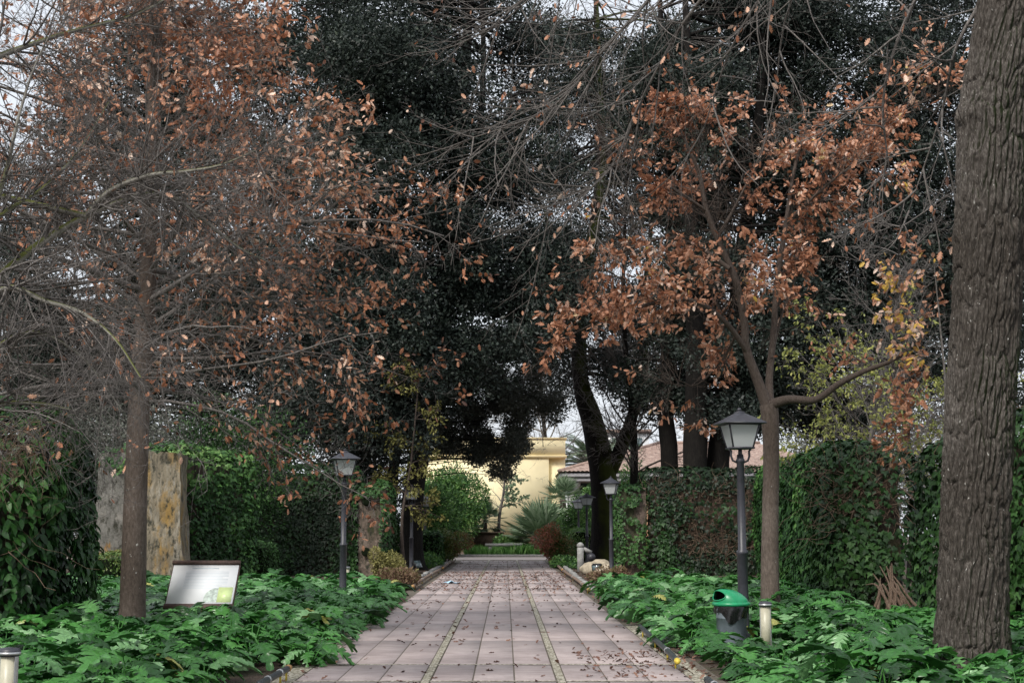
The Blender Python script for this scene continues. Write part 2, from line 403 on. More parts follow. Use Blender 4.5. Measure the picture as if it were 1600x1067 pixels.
# ------------------------------------------------------------------ branches
def tubes(polys, sides=None):
    """polys: list of (pts list, radii list) -> V, F, grouped by length"""
    groups = {}
    for pts, rad in polys:
        s = sides or (8 if rad[0] > .05 else 5 if rad[0] > .012 else 3)
        groups.setdefault((len(pts), s), []).append((pts, rad))
    Vs = []; Fs = []; off = 0
    for (n, s), g in groups.items():
        P = np.array([a for a, b in g], dtype=float); Rr = np.array([b for a, b in g], dtype=float)
        T = np.empty_like(P); T[:, 1:-1] = P[:, 2:] - P[:, :-2]; T[:, 0] = P[:, 1] - P[:, 0]; T[:, -1] = P[:, -1] - P[:, -2]; T = nrm(T)
        D = nrm(P[:, -1] - P[:, 0]); ref = np.where(np.abs(D[:, 2:3]) > .75, np.array([[1., 0, 0]]), np.array([[0, 0, 1.]]))[:, None, :]
        U = nrm(np.cross(T, np.broadcast_to(ref, T.shape))); Wv = np.cross(T, U)
        a = np.arange(s) * 2 * math.pi / s
        V = P[:, :, None, :] + Rr[:, :, None, None] * (U[:, :, None, :] * np.cos(a)[None, None, :, None] + Wv[:, :, None, :] * np.sin(a)[None, None, :, None])
        m = len(g); V = V.reshape(-1, 3)
        j, k = np.meshgrid(np.arange(n - 1), np.arange(s), indexing='ij')
        q = np.stack([j * s + k, j * s + (k + 1) % s, (j + 1) * s + (k + 1) % s, (j + 1) * s + k], -1).reshape(-1, 4)
        Fq = (q[None] + (np.arange(m) * n * s)[:, None, None]).reshape(-1, 4) + off
        Vs.append(V); Fs.append(Fq); off += len(V)
    return np.concatenate(Vs), np.concatenate(Fs)
def rdir(r):
    while True:
        v = Vector((r.uniform(-1, 1), r.uniform(-1, 1), r.uniform(-1, 1)))
        if .05 < v.length < 1: return v.normalized()
def grow(out, tips, p, d, L, rad, lvl, P, r=rnd):
    """one branch and its children; tips collects (point, direction) along the last levels"""
    n = P['n'][lvl]; wob = P['wob'][lvl]; trop = P['trop'][lvl]
    pts = [p.copy()]; dirs = [d.copy()]; q = p.copy(); dd = d.copy()
    for i in range(n):
        t = (i + 1) / n
        dd = (dd + rdir(r) * wob + Vector((0, 0, 1)) * (trop + P.get('tip', [0] * 9)[lvl] * t)).normalized()
        q = q + dd * (L / n); pts.append(q.copy()); dirs.append(dd.copy())
    rads = [rad * (1 - (1 - P['taper']) * (i / n)) for i in range(n + 1)]
    out.append((pts, rads))
    last = len(P['n']) - 1
    if lvl >= last - P.get('leaflv', 0):
        for i in range(1, n + 1): tips.append((pts[i], dirs[i]))
    if lvl < last:
        k = P['k'][lvl]; k = max(1, int(round(k * r.uniform(.75, 1.25))))
        for c in range(k):
            t = P['t0'][lvl] + (1 - P['t0'][lvl]) * (c + r.random()) / k; t = min(.999, t)
            i = int(t * n); f = t * n - i
            q = pts[i].lerp(pts[i + 1], f); pd = dirs[i + 1]
            ax = pd.cross(rdir(r)).normalized(); ang = R(P['ang'][lvl]) * r.uniform(.7, 1.3)
            cd_ = Matrix.Rotation(ang, 3, ax) @ pd
            if P.get('flat'): cd_.z *= P['flat']; cd_.normalize()
            grow(out, tips, q, cd_, L * P['lr'][lvl] * r.uniform(.6, 1.15) * (1.15 - .5 * t), max(P['rmin'], rads[i] * P['rr']), lvl + 1, P, r)
def spline(pts, n):
    """Catmull-Rom through pts"""
    P = [Vector(p) for p in pts]; P = [P[0] * 2 - P[1]] + P + [P[-1] * 2 - P[-2]]
    out = []; m = len(P) - 3
    for i in range(n + 1):
        t = i / n * m; k = min(int(t), m - 1); f = t - k
        a, b_, c, d = P[k:k + 4]
        out.append(.5 * ((2 * b_) + (c - a) * f + (2 * a - 5 * b_ + 4 * c - d) * f * f + (3 * b_ - a - 3 * c + d) * f ** 3))
    return out
def pathpx(pxs, n):
    """pxs: (px, py, Y, radius in metres)"""
    pts = spline([W(a, b_, y) for a, b_, y, r_ in pxs], n)
    rs = [x.x for x in spline([Vector((r_, 0, 0)) for a, b_, y, r_ in pxs], n)]
    return pts, rs
def trunkmesh(name, polys, mat, parent, sides=14, rough=.06, scale=3.0):
    V, Fq = tubes(polys, sides)
    c = fbm(V * scale, 5, 3)[:, None] - .5
    V = V + randdir(1) * 0 + nrm(np.stack([np.cos(V[:, 0] * 31), np.sin(V[:, 1] * 29), V[:, 2] * 0], 1)) * c * rough
    return meshnp(name, V, Fq, mat, parent, None, True)

# ================================================================== SETTING
def ysc(a, b_, n): return [a + (b_ - a) * k / n for k in range(n + 1)]
# ground sheet
n = 60; xs = np.linspace(-160, 160, n + 1); ys = np.linspace(-30, 330, n + 1)
XX, YY = np.meshgrid(xs, ys); V = np.stack([XX.ravel(), YY.ravel(), np.zeros(XX.size)], 1)
ii, jj = np.meshgrid(np.arange(n), np.arange(n)); q = (jj * (n + 1) + ii).ravel()
tag(meshnp('ground', V, np.stack([q, q + 1, q + n + 2, q + n + 1], 1), M['soil']), 'brown soil with leaf litter under the trees', kind='structure')
PC = -.127; CW = .447; PW = .10
Y0, Y1 = 3.0, 75.0
mb = MB(); mb.add([(PC - 2.45, Y0, .004), (PC + 2.45, Y0, .004), (PC + 2.45, Y1, .004), (PC - 2.45, Y1, .004)], [(0, 1, 2, 3)])
tag(mb.build('path_bed', M['joint']), 'dirt showing in the joints of the paved path', kind='structure')
colx = []; x = PC - 1.5 * CW
for k in range(3): colx.append(PC - 1.5 * CW + k * CW)
lefts = [PC - 1.5 * CW - PW - (k + 1) * CW for k in range(3)]; rights = [PC + 1.5 * CW + PW + k * CW for k in range(3)]
colx = lefts[::-1] + colx + rights
rows = []; y = 15.2 - 1.85 * 7
while y < Y1: rows.append(y); y += 1.85 if y < 17 else 3.7
V = []; Fc = []; var = []
for ci, x0 in enumerate(colx):
    for ri, y0 in enumerate(rows[:-1]):
        ya = y0 + .002; yb = rows[ri + 1] - .002
        if ri in (6, 7, 8): ya += .075
        if ri in (5, 6, 7): pass
        xa, xb = x0 + .008, x0 + CW - .008
        if yb > Y1: yb = Y1
        tz = .012 + rnd.uniform(-.0025, .003); s = len(V); e = .004
        tl = rnd.uniform(-.002, .002)
        V += [(xa, ya, .005), (xb, ya, .005), (xb, yb, .005), (xa, yb, .005), (xa + e, ya + e, tz), (xb - e, ya + e, tz + tl), (xb - e, yb - e, tz + tl), (xa + e, yb - e, tz)]
        Fc += [(s + 4, s + 5, s + 6, s + 7), (s, s + 1, s + 5, s + 4), (s + 1, s + 2, s + 6, s + 5), (s + 2, s + 3, s + 7, s + 6), (s + 3, s, s + 4, s + 7)]
        var += [rnd.random()] * 8
tag(meshnp('path', V, np.array(Fc), M['slab'], None, var), 'pink grey concrete slab path running to the yellow building', kind='structure')
mb = MB()
for x0 in (PC - 1.5 * CW - PW, PC + 1.5 * CW):
    mb.add([(x0 + .008, Y0, .013), (x0 + PW - .008, Y0, .013), (x0 + PW - .008, Y1, .013), (x0 + .008, Y1, .013)], [(0, 1, 2, 3)])
for ri in (6, 7, 8):
    for x0, x1 in ((lefts[2], lefts[0] + CW), (PC - 1.5 * CW, PC + 1.5 * CW), (rights[0], rights[2] + CW)):
        yy = rows[ri]; mb.add([(x0, yy - .01, .0145), (x1, yy - .01, .0145), (x1, yy + .085, .0145), (x0, yy + .085, .0145)], [(0, 1, 2, 3)])
for sgn in (-1, 1):  # gravel margins beside the slabs
    xa = PC + sgn * 2.12; xb = PC + sgn * 2.34
    mb.add([(min(xa, xb), Y0, .008), (max(xa, xb), Y0, .008), (max(xa, xb), 24, .008), (min(xa, xb), 24, .008)], [(0, 1, 2, 3)])
tag(mb.build('path_pebble_strips', M['pebble']), 'pale pebble strips set between the slabs of the path', kind='structure')
mb = MB(); mb.add([(-30, 75.05, .010), (34, 75.05, .010), (34, 83, .010), (-30, 83, .010)], [(0, 1, 2, 3)])
tag(mb.build('cross_path', M['palepath']), 'pale open cross path at the far end of the avenue', kind='structure')
mb = MB(); mb.add([(-30, 83, .012), (34, 83, .012), (34, 88.0, .012), (-30, 88.0, .012)], [(0, 1, 2, 3)])
mb2 = MB(); mb2.box(-30, 34, 83, 83.2, 0, .16, .01)
tag(mb2.build('cross_path_kerb', M['stonegrey']), 'low stone kerb along the far garden bed', kind='structure')

# ================================================================== WALLS WITH CREEPER
def surface_points(p0, p1, h0, h1, thick, n, back=False, bulge=0, seed=1, wend=1.0):
    """points and normals on front, top and both ends of a wall that runs p0 -> p1 (front face towards the camera side)"""
    p0 = Vector((p0[0], p0[1], 0)); p1 = Vector((p1[0], p1[1], 0)); d = (p1 - p0); L = d.length; d.normalize()
    nn = Vector((d.y, -d.x, 0))
    if nn.dot(Vector((0, 0, 0)) - (p0 + p1) / 2) < 0: nn = -nn
    A = [L * (h0 + h1) / 2, L * thick, h0 * thick * wend, h1 * thick * wend, L * (h0 + h1) / 4 if back else 0]
    A = np.array(A); cnt = rng.multinomial(n, A / A.sum())
    P = []; N = []
    d_ = np.array(d); n_ = np.array(nn); up = np.array((0, 0, 1.)); b0 = np.array(p0)
    def hh(u): return h0 + (h1 - h0) * u
    u = rng.random(cnt[0]); v = rng.random(cnt[0]); P.append(b0 + d_ * (u * L)[:, None] + up * (v * hh(u))[:, None]); N.append(np.tile(n_, (cnt[0], 1)))
    u = rng.random(cnt[1]); v = rng.random(cnt[1]); P.append(b0 + d_ * (u * L)[:, None] - n_ * (v * thick)[:, None] + up * hh(u)[:, None]); N.append(np.tile(up, (cnt[1], 1)))
    for e, s, c in ((0, -1, cnt[2]), (1, 1, cnt[3])):
        u = rng.random(c); v = rng.random(c); P.append(b0 + d_ * (e * L) - n_ * (u * thick)[:, None] + up * (v * hh(e))[:, None]); N.append(np.tile(d_ * s, (c, 1)))
    u = rng.random(cnt[4]); v = rng.random(cnt[4]); P.append(b0 + d_ * (u * L)[:, None] - n_ * thick + up * (v * hh(u))[:, None]); N.append(np.tile(-n_, (cnt[4], 1)))
    P = np.concatenate(P); N = np.concatenate(N); s_ = min(.3, thick * .4)
    q = P - b0; cu = np.clip(q @ d_, s_, L - s_); cw = np.clip(-(q @ n_), s_, thick - s_); hz = h0 + (h1 - h0) * np.clip((q @ d_) / L, 0, 1); cz = np.minimum(q[:, 2], hz - s_)
    inner = b0 + d_ * cu[:, None] - n_ * cw[:, None] + up * cz[:, None]; N2 = nrm(P - inner); P = inner + N2 * s_
    return P, N2, (b0, d_, n_, L)
def wallbody(name, p0, p1, h0, h1, thick, mat, parent, rough=.1, seed=3, res=.16, batter=0, shrink=0):
    p0 = Vector((p0[0], p0[1], 0)); p1 = Vector((p1[0], p1[1], 0)); d = (p1 - p0); L = d.length; d.normalize()
    nn = Vector((d.y, -d.x, 0))
    if nn.dot(-(p0 + p1) / 2) < 0: nn = -nn
    if shrink: p0 = p0 + d * shrink - nn * shrink; L -= 2 * shrink; thick -= 2 * shrink; h0 -= shrink; h1 -= shrink
    d_ = np.array(d); n_ = np.array(nn); nu = max(3, int(L / res)); nv = max(3, int(max(h0, h1) / res)); nw = max(2, int(thick / res))
    V = []; Fs = []
    off = 0
    def grid(fn, a, b_):
        nonlocal off
        uu, vv = np.meshgrid(np.linspace(0, 1, a + 1), np.linspace(0, 1, b_ + 1)); V.append(fn(uu.ravel(), vv.ravel()))
        i, j = np.meshgrid(np.arange(a), np.arange(b_)); q = (j * (a + 1) + i).ravel()
        Fs.append(np.stack([q, q + 1, q + a + 2, q + a + 1], 1) + off); off += (a + 1) * (b_ + 1)
    b0 = np.array(p0); up = np.array((0, 0, 1.)); hh = lambda u: h0 + (h1 - h0) * u
    bt = lambda v, h: (1 - v) * batter
    grid(lambda u, v: b0 + d_ * (u * L + (2 * u - 1) * bt(v, 0))[:, None] + n_ * bt(v, 0)[:, None] + up * (v * hh(u))[:, None], nu, nv)
    grid(lambda u, v: b0 + d_ * (u * L + (2 * u - 1) * bt(v, 0))[:, None] - n_ * thick + up * (v * hh(u))[:, None], nu, nv)
    grid(lambda u, v: b0 + d_ * (u * L)[:, None] - n_ * (v * thick)[:, None] + up * hh(u)[:, None], nu, nw)
    for e in (0, 1):
        grid(lambda u, v: b0 + d_ * (e * L + (2 * e - 1) * bt(v, 0))[:, None] - n_ * (u * thick)[:, None] + n_ * (bt(v, 0) * (1 - u))[:, None] + up * (v * hh(e))[:, None], nw, nv)
    V = np.concatenate(V)
    k = np.stack([fbm(V * 1.7, seed + s_, 4) - .5 for s_ in (0, 11, 23)], 1)
    k[:, 2] *= np.clip(V[:, 2], 0, 1) * .7
    V = V + k * rough * 2
    V[:, 2] = np.maximum(V[:, 2], -.02)
    return meshnp(name, V, Fs, mat, parent, None, True)
def creeper(name, T, pts, nor, size, mat, parent, off=.05, bulge=.2, keep=None, seed=0, jit=.6, varf=None, down=1.0):
    nb = fbm(pts * .9, seed, 3); pts = pts + nor * ((nb * bulge * 2 + rng.random(len(pts)) * bulge * .5 + off)[:, None])
    if keep is not None:
        k = keep(pts, nor); pts = pts[k]; nor = nor[k]; nb = nb[k]
    n = len(pts)
    z = nrm(nor + randdir(n) * jit + np.array((0, 0, .25)))
    y = np.array((0, 0, -down)) + randdir(n) * .7
    top = nor[:, 2] > .5; y[top] = randdir(top.sum())
    y = y - z * (y * z).sum(1, keepdims=True)
    v = np.clip(rng.random(n) * .6 + (nb - .35) * 1.2, 0, 1)
    if varf is not None: v = np.clip(v + varf(pts), 0, 1)
    return leaves(name, T, pts, y, z, size * (.55 + .7 * rng.random(n)), mat, parent, v)
def stems(name, fr, h, n, mat, parent, r0=.012, up_=.0, seed=1, u0=0, u1=1, v0=0, v1=1, offs=.18):
    """woody creeper stems crawling over a wall face"""
    b0, d_, n_, L = fr; rr = random.Random(seed); polys = []
    for k in range(n):
        u = rr.uniform(u0, u1) * L; v = rr.uniform(v0, v1) * h; a = rr.uniform(0, 6.28) if not up_ else rr.uniform(1.0, 2.1)
        pts = []; m = 9; st = rr.uniform(.08, .2)
        for i in range(m):
            q = b0 + d_ * u + np.array((0, 0, 1.)) * max(.02, v) + n_ * (offs + .1 * math.sin(i * 1.3 + k) + rr.uniform(0, .06)); pts.append(Vector(q))
            a += rr.uniform(-.6, .6); u += math.cos(a) * st; v += math.sin(a) * st
        r = r0 * rr.uniform(.4, 1.2); polys.append((pts, [r * (1 - .6 * i / m) for i in range(m)]))
    V, Fq = tubes(polys, 4); return meshnp(name, V, Fq, mat, parent, None, True)

def ivy_wall(label, pa, pb, h0, h1, thick, size, dens, mat=None, leafm='ivy', T=None, name='ivy_wall', keep=None, bulge=.2, seed=0, cat='wall', varf=None, nstem=0, stemkw={}, group=None, jit=.6, rough=.08):
    mid = (pa + pb) / 2
    t = thing(name, (mid.x, mid.y, 0), label, cat, group)
    wallbody('wall_body', pa, pb, h0, h1, thick, mat or M['walldark'], t, rough, seed, shrink=.09)
    A = (pb - pa).length * (h0 + h1) / 2 + thick * ((pb - pa).length + h0 + h1)
    P, N, fr = surface_points(pa, pb, h0, h1, thick, int(A * dens))
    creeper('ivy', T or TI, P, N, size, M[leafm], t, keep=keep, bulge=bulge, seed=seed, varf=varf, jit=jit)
    if nstem: stems('ivy_stems', fr, max(h0, h1), nstem, M['vinewood'], t, seed=seed, **stemkw)
    return t, fr

# right, gate wall and its bare pier
def keepR(pts, nor):
    nz = fbm(pts * np.array((.55, .55, .7)), 31, 3); z = pts[:, 2]
    bare = (nz > .44) & (z > .9) & (z < 3.0) & (nor[:, 2] < .5)
    return ~bare | (rng.random(len(pts)) < .28)
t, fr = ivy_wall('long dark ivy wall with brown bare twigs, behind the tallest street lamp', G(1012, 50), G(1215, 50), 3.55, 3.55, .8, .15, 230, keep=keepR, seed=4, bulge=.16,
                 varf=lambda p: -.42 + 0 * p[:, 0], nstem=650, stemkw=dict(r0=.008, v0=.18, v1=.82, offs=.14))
pier_t = thing('gate_pier', tuple(G(985, 50)), 'dark stone gate pier at the ivy wall end, behind the second lamp', 'pier')
wallbody('pier_body', G(966, 49.7), G(1010, 49.7), 3.0, 3.05, .9, M['walldark'], pier_t, .1, 8)
P, N, fr = surface_points(G(966, 49.7), G(1010, 49.7), 3.0, 3.05, .9, 2600)
creeper('ivy', TI, P, N, .13, M['ivy'], pier_t, bulge=.1, keep=lambda p, n_: ((n_[:, 2] > .5) | (fbm(p * .9, 71, 3) > .56) | (p[:, 0] < G(970, 49.7).x + .1)), seed=9)
# right, receding block of ivy wall
pN = G(1304, 27.2); pE = G(1413, 26.8)
t, fr = ivy_wall('thick ivy wall block with woody roots at its foot, between the young oak and the big trunk', pN, pE, 2.95, 2.95, .9, .135, 330, keep=lambda p, n_: ~((((p[:, 0] - (pN.x + .75)) / .75) ** 2 + ((p[:, 2] - 2.15) / .5) ** 2 < .6 + fbm(p * 2.2, 4, 2)) & (p[:, 1] < 27.6)) | (rng.random(len(p)) < .42), seed=14, bulge=.2, nstem=0,
                 varf=lambda p: -.12 * (p[:, 0] > pN.x + .6))
P, N, fr2 = surface_points(G(1196, 48), pN + Vector((.05, .25, 0)), 3.45, 3.0, 1.0, 22000)
wallbody('wall_body', G(1196, 48), pN + Vector((.05, .25, 0)), 3.4, 2.95, 1.0, M['walldark'], t, .08, 15, shrink=.09)
creeper('ivy', TI, P, N, .145, M['ivylight'], t, bulge=.2, seed=18, varf=lambda p: -.28 + 0 * p[:, 0])  # paler leaves paint in the light on this side face
stems('ivy_stems', fr, 3.0, 150, M['vinewood'], t, .008, seed=5, v0=.55, v1=.92, u0=.02, u1=.85, offs=.16)
polys = []
rr = random.Random(3)
for k in range(16):
    cx_ = G(1388, 26).x; x0_ = cx_ + rr.uniform(-.26, .26); sp_ = rr.uniform(-.3, .4)
    pts = [Vector((x0_ + rr.uniform(-.1, .1), 26.55, .75 + rr.uniform(-.3, .25))), Vector((x0_ + sp_ * .12, 26.2, .6)), Vector((x0_ + sp_ * .45, 26.0, .28 + rr.uniform(0, .12))), Vector((x0_ + sp_, 25.8 + rr.uniform(-.2, .2), .02))]
    polys.append((spline(pts, 10), [.010 + .028 * (i / 10) for i in range(11)]))
V, Fq = tubes(polys, 6); meshnp('roots', V, Fq, M['vinewood'], t, None, True)
# far right, near ivy wall behind the big trunk
ivy_wall('tall glossy ivy wall behind the big furrowed trunk at the edge', G(1462, 23.6), G(1720, 19.5), 2.7, 3.4, .9, .15, 330, seed=21, bulge=.25, nstem=60, stemkw=dict(r0=.008, up_=1, offs=.2), leafm='ivy', varf=lambda p: .05 + 0 * p[:, 0])
# left gate wall and pier
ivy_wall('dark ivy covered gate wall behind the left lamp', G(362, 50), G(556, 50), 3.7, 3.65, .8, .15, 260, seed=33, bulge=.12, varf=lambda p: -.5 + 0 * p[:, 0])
pier_l = thing('gate_pier', tuple(G(578, 49.5)), 'worn pale stone gate pier with two round holes, right of the left lamp', 'pier')
wallbody('pier_body', G(560, 49.5), G(604, 49.5), 2.95, 3.1, 1.0, stonemat('brown_tufa_blocks', [(.05, .036, .03), (.15, .115, .09), (.25, .20, .16)], (.035, .04, .015), (1.3, 1.3, .9), .55, .65), pier_l, .12, 12)
for zz in (Zat(783, 49.4), Zat(862, 49.4)):
    mb = MB(); mb.lathe([(.10, -.02), (.16, 0), (.16, .05), (.1, .08)], 12, (0, 0, 0)); 
    for i in range(len(mb.v) - 48, len(mb.v)):
        x_, y_, z_ = mb.v[i]; mb.v[i] = (G(572, 49.3).x + x_, 49.36 - z_ * .6 + (.0), zz + y_)
    mb.build('putlog_hole_shade', M['hedgecore'], pier_l)  # near-black disc on the face paints the shade inside the hole
P, N, fr = surface_points(G(560, 49.5), G(604, 49.5), 2.95, 3.1, 1.0, 4200)
creeper('ivy', TI, P, N, .13, M['ivy'], pier_l, bulge=.14, keep=lambda p, n_: ((n_[:, 2] > .5) | (p[:, 0] > G(594, 49.5).x) | (p[:, 0] < G(559, 49.5).x) | (p[:, 2] > 2.75)), seed=9)
# left stone wall: grey piece, ochre buttress, ivy end
st = thing('stone_wall', tuple(G(200, 38)), 'old grey and ochre stone wall beside the slim left trunk', 'wall')
wallbody('grey_wall', G(150, 38), G(236, 38), 3.62, 3.75, .9, M['wallgrey'], st, .12, 41)
wallbody('ochre_buttress', G(226, 37), G(277, 37), 3.66, 3.55, .9, M['wallochre'], st, .12, 47, batter=.24)
P, N, fr = surface_points(G(150, 38), G(236, 38), 3.62, 3.75, .9, 2600)
creeper('top_creeper', TI, P, N, .12, M['ivylight'], st, bulge=.1, varf=lambda p: -.2 + 0 * p[:, 0], keep=lambda p, n_: (p[:, 2] > 3.45 - .5 * vnoise(p * 2.5, 3)) & (fbm(p * 1.3, 77, 2) > .40), seed=19)
ivy_wall('ivy clump with leaves painted lit at top and right beside the ochre buttress', G(289, 38.2), G(386, 40), 3.4, 3.5, 1.1, .13, 420, seed=51, bulge=.24, leafm='ivylight', varf=lambda p: -.35 + .40 * np.clip((p[:, 2] - 2.3), 0, 1.3) + .12 * (p[:, 0] > G(350, 39).x), jit=.8)  # light put into the leaf tone: paler towards top and right edge
P, N, fr = surface_points(G(225, 36.9), G(292, 36.9), 3.62, 3.7, .9, 1500)
creeper('top_creeper', TI, P, N, .13, M['ivylight'], st, bulge=.15, keep=lambda p, n_: (n_[:, 2] > .5) & (p[:, 0] > G(240, 37).x), seed=9)
# near left creeper block
nb_, frb = ivy_wall('near wall block buried in broad pointed creeper leaves, left of the slim trunk', G(-170, 19.2), G(36, 19.2), 2.95, 2.95, 2.3, .165, 480, leafm='laurel', T=TF, seed=61, bulge=.22, jit=.7, name='creeper_wall', nstem=60, stemkw=dict(r0=.007, offs=.22, v0=.4, v1=1.0), varf=lambda p: -.08 + 0 * p[:, 0])
pp = [(spline([W(0, 690, 18.3), W(30, 672, 18.2), W(60, 690, 18.2), W(70, 720, 18.3)], 10), [.01] * 11)]
rr = random.Random(8)
for k in range(120):
    a = W(rr.uniform(-30, 70), rr.uniform(650, 740), rr.uniform(18.1, 18.5)); dv = Vector((rr.uniform(-1, 1), 0, rr.uniform(-.6, .6)))
    pp.append(([a + dv * (.1 * i) + rdir(rr) * .03 + Vector((0, 0, -.012 * i * i)) for i in range(6)], [.006 * (1 - .1 * i) for i in range(6)]))
V, Fq = tubes(pp, 3); meshnp('dry_vine_tangle', V, Fq, M['vinewood'], nb_)

# ================================================================== HEDGES AND SHRUBS
def leafbox(name, label, x0, x1, y0, y1, h, size, dens, leafm, cat='hedge', T=TF, varf=None, round_=0, group=None):
    t = thing(name, ((x0 + x1) / 2, (y0 + y1) / 2, 0), label, cat, group)
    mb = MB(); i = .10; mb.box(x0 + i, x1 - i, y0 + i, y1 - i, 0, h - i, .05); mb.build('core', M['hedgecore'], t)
    P, N, fr = surface_points((x0, y0), (x1, y0), h, h, y1 - y0, int(((x1 - x0) * (h + y1 - y0) + 2 * h * (y1 - y0)) * dens))
    creeper('foliage', T, P, N, size, M[leafm], t, off=-.05, bulge=.08, jit=1.2, varf=varf)
    return t
def shrub(name, label, c, rx, ry, h, nl, size, leafm, cat='shrub', T=TF, lumps=9, group=None, seed=1, stem=True, z0=.0, varf=None, fill=.75, stemmat='twigdark', kind=None):
    rr = random.Random(seed); t = thing(name, (c[0], c[1], 0), label, cat, group, kind=kind)
    cs = []; 
    for k in range(lumps):
        a = rr.uniform(0, 6.28); q = rr.uniform(.15, .75); zz = z0 + (h - z0) * rr.uniform(.3, .72)
        cs.append((c[0] + rx * q * math.cos(a), c[1] + ry * q * math.sin(a), zz, rx * rr.uniform(.35, .55), (h - z0) * rr.uniform(.22, .36)))
    cs.append((c[0], c[1], z0 + (h - z0) * .45, rx * .72, (h - z0) * .46))
    C = np.array(cs); C[-1, 3:] *= .8; wgt = C[:, 3] ** 2 * C[:, 4]; idx = rng.choice(len(C), nl, p=wgt / wgt.sum())
    D = randdir(nl); r = rng.random(nl) ** (1 / 3 * (1 - fill) + .12)
    P = C[idx, :3] + D * r[:, None] * np.stack([C[idx, 3], C[idx, 3] * ry / rx, C[idx, 4]], 1)
    P += (fbm(P * 2.2, seed, 2)[:, None] - .5) * D * .5 * min(rx, 1)
    P[:, 2] = np.maximum(P[:, 2], .04 + rng.random(nl) * .05)
    v = rng.random(nl) * .7 + (fbm(P * 1.4, seed + 3, 2) - .35) * .9
    if varf is not None: v = v + varf(P)
    leaves('foliage', T, P, D + randdir(nl) * .9 + np.array((0, 0, .2)), D + randdir(nl) * .9 + np.array((0, 0, .5)), size * (.6 + .7 * rng.random(nl)), M[leafm], t, v)
    if stem:
        polys = []
        for k in range(10):
            q = C[rr.randrange(len(C))]; a = Vector((c[0] + rr.uniform(-.15, .15) * rx, c[1] + rr.uniform(-.15, .15) * ry, 0)); e = Vector((q[0], q[1], q[2]))
            m = a.lerp(e, .5) + rdir(rr) * .1 * h; polys.append((spline([a, m, e], 6), [.02 * h * (1 - .12 * i) * .6 for i in range(7)]))
        V, Fq = tubes(polys, 5); meshnp('stems', V, Fq, M[stemmat], t)
    return t
def gx(px, Y): return G(px, Y).x
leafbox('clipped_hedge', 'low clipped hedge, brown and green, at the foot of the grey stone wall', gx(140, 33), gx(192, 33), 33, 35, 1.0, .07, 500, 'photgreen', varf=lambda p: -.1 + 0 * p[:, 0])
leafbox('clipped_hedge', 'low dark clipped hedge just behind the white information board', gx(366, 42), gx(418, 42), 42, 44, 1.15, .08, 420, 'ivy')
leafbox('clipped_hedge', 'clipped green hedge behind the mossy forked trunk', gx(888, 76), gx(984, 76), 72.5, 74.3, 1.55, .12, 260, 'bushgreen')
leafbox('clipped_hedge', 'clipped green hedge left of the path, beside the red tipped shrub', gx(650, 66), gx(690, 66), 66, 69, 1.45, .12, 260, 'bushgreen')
shrub('photinia_shrub', 'large red and green rounded shrub at the left end of the path', (gx(700, 68), 68), 1.15, 2.2, 1.7, 9000, .11, 'photgreen', seed=4, varf=lambda p: .35 * (p[:, 0] - gx(700, 68)))
shrub('photinia_shrub', 'red leaved rounded shrub at the right end of the path', (gx(866, 68), 68), 1.0, 2.0, 1.75, 9000, .11, 'photinia', seed=5, varf=lambda p: -.4 * (p[:, 0] - gx(858, 68)))
shrub('rock_plant', 'rounded yellowish mossy shrub at the foot of the left gate pier', (gx(618, 46), 46), .65, .6, .85, 3500, .05, 'moss', seed=6)
shrub('fern_clump', 'low brown dry fern clump by the left path edge', (gx(622, 38), 38.3), .75, 1.4, .55, 4000, .09, 'drygrass', T=TD, seed=7, stem=False)
shrub('fern_clump', 'low green yellow clump against the left gate pier', (gx(598, 44), 44), .4, .5, 1.15, 2200, .08, 'moss', seed=8)
shrub('fern_clump', 'low brown fern clump below the rock pile on the right', (gx(945, 47), 44.5), .65, 2.4, .42, 4200, .09, 'drygrass', T=TD, seed=9, stem=False)
shrub('low_plant', 'low bright green plants beside the grey post', (gx(884, 60), 60), .8, 2.2, .5, 2600, .12, 'bushgreen', seed=10, stem=False)
shrub('low_plant', 'low bright green plants under the spotlight on the left', (gx(668, 58), 60), .6, 2.0, .6, 2600, .12, 'bushgreen', seed=12, stem=False)
# far garden
shrub('leafy_tree', 'dense bushy green tree at the far left of the path end', (gx(700, 86), 88), 2.6, 2.4, 6.0, 30000, .16, 'bushgreen', 'tree', seed=14, lumps=22, stemmat='twigdark')
shrub('leafy_tree', 'darker green bushy tree at the far left behind the lamp', (gx(668, 82), 82), 1.7, 2.0, 4.6, 15000, .15, 'ivylight', 'tree', seed=15, lumps=14, varf=lambda p: -.1 + 0 * p[:, 0])
shrub('climbing_shrub', 'tall bright green shrub against the tiled house behind the mossy trunk', (gx(922, 92), 92), .9, 1.2, 4.8, 7000, .16, 'bushgreen', seed=16, lumps=12)
shrub('climbing_shrub', 'tall feathery green shrub right of the mossy trunk', (gx(985, 84), 84), 1.25, 1.2, 6.3, 6500, .14, 'bushgreen', seed=17, lumps=14)
shrub('climbing_shrub', 'dark shrub left of the mossy trunk under the second lamp', (gx(905, 80), 81), 1.1, 1.2, 3.6, 6500, .14, 'ivylight', seed=18, lumps=8)
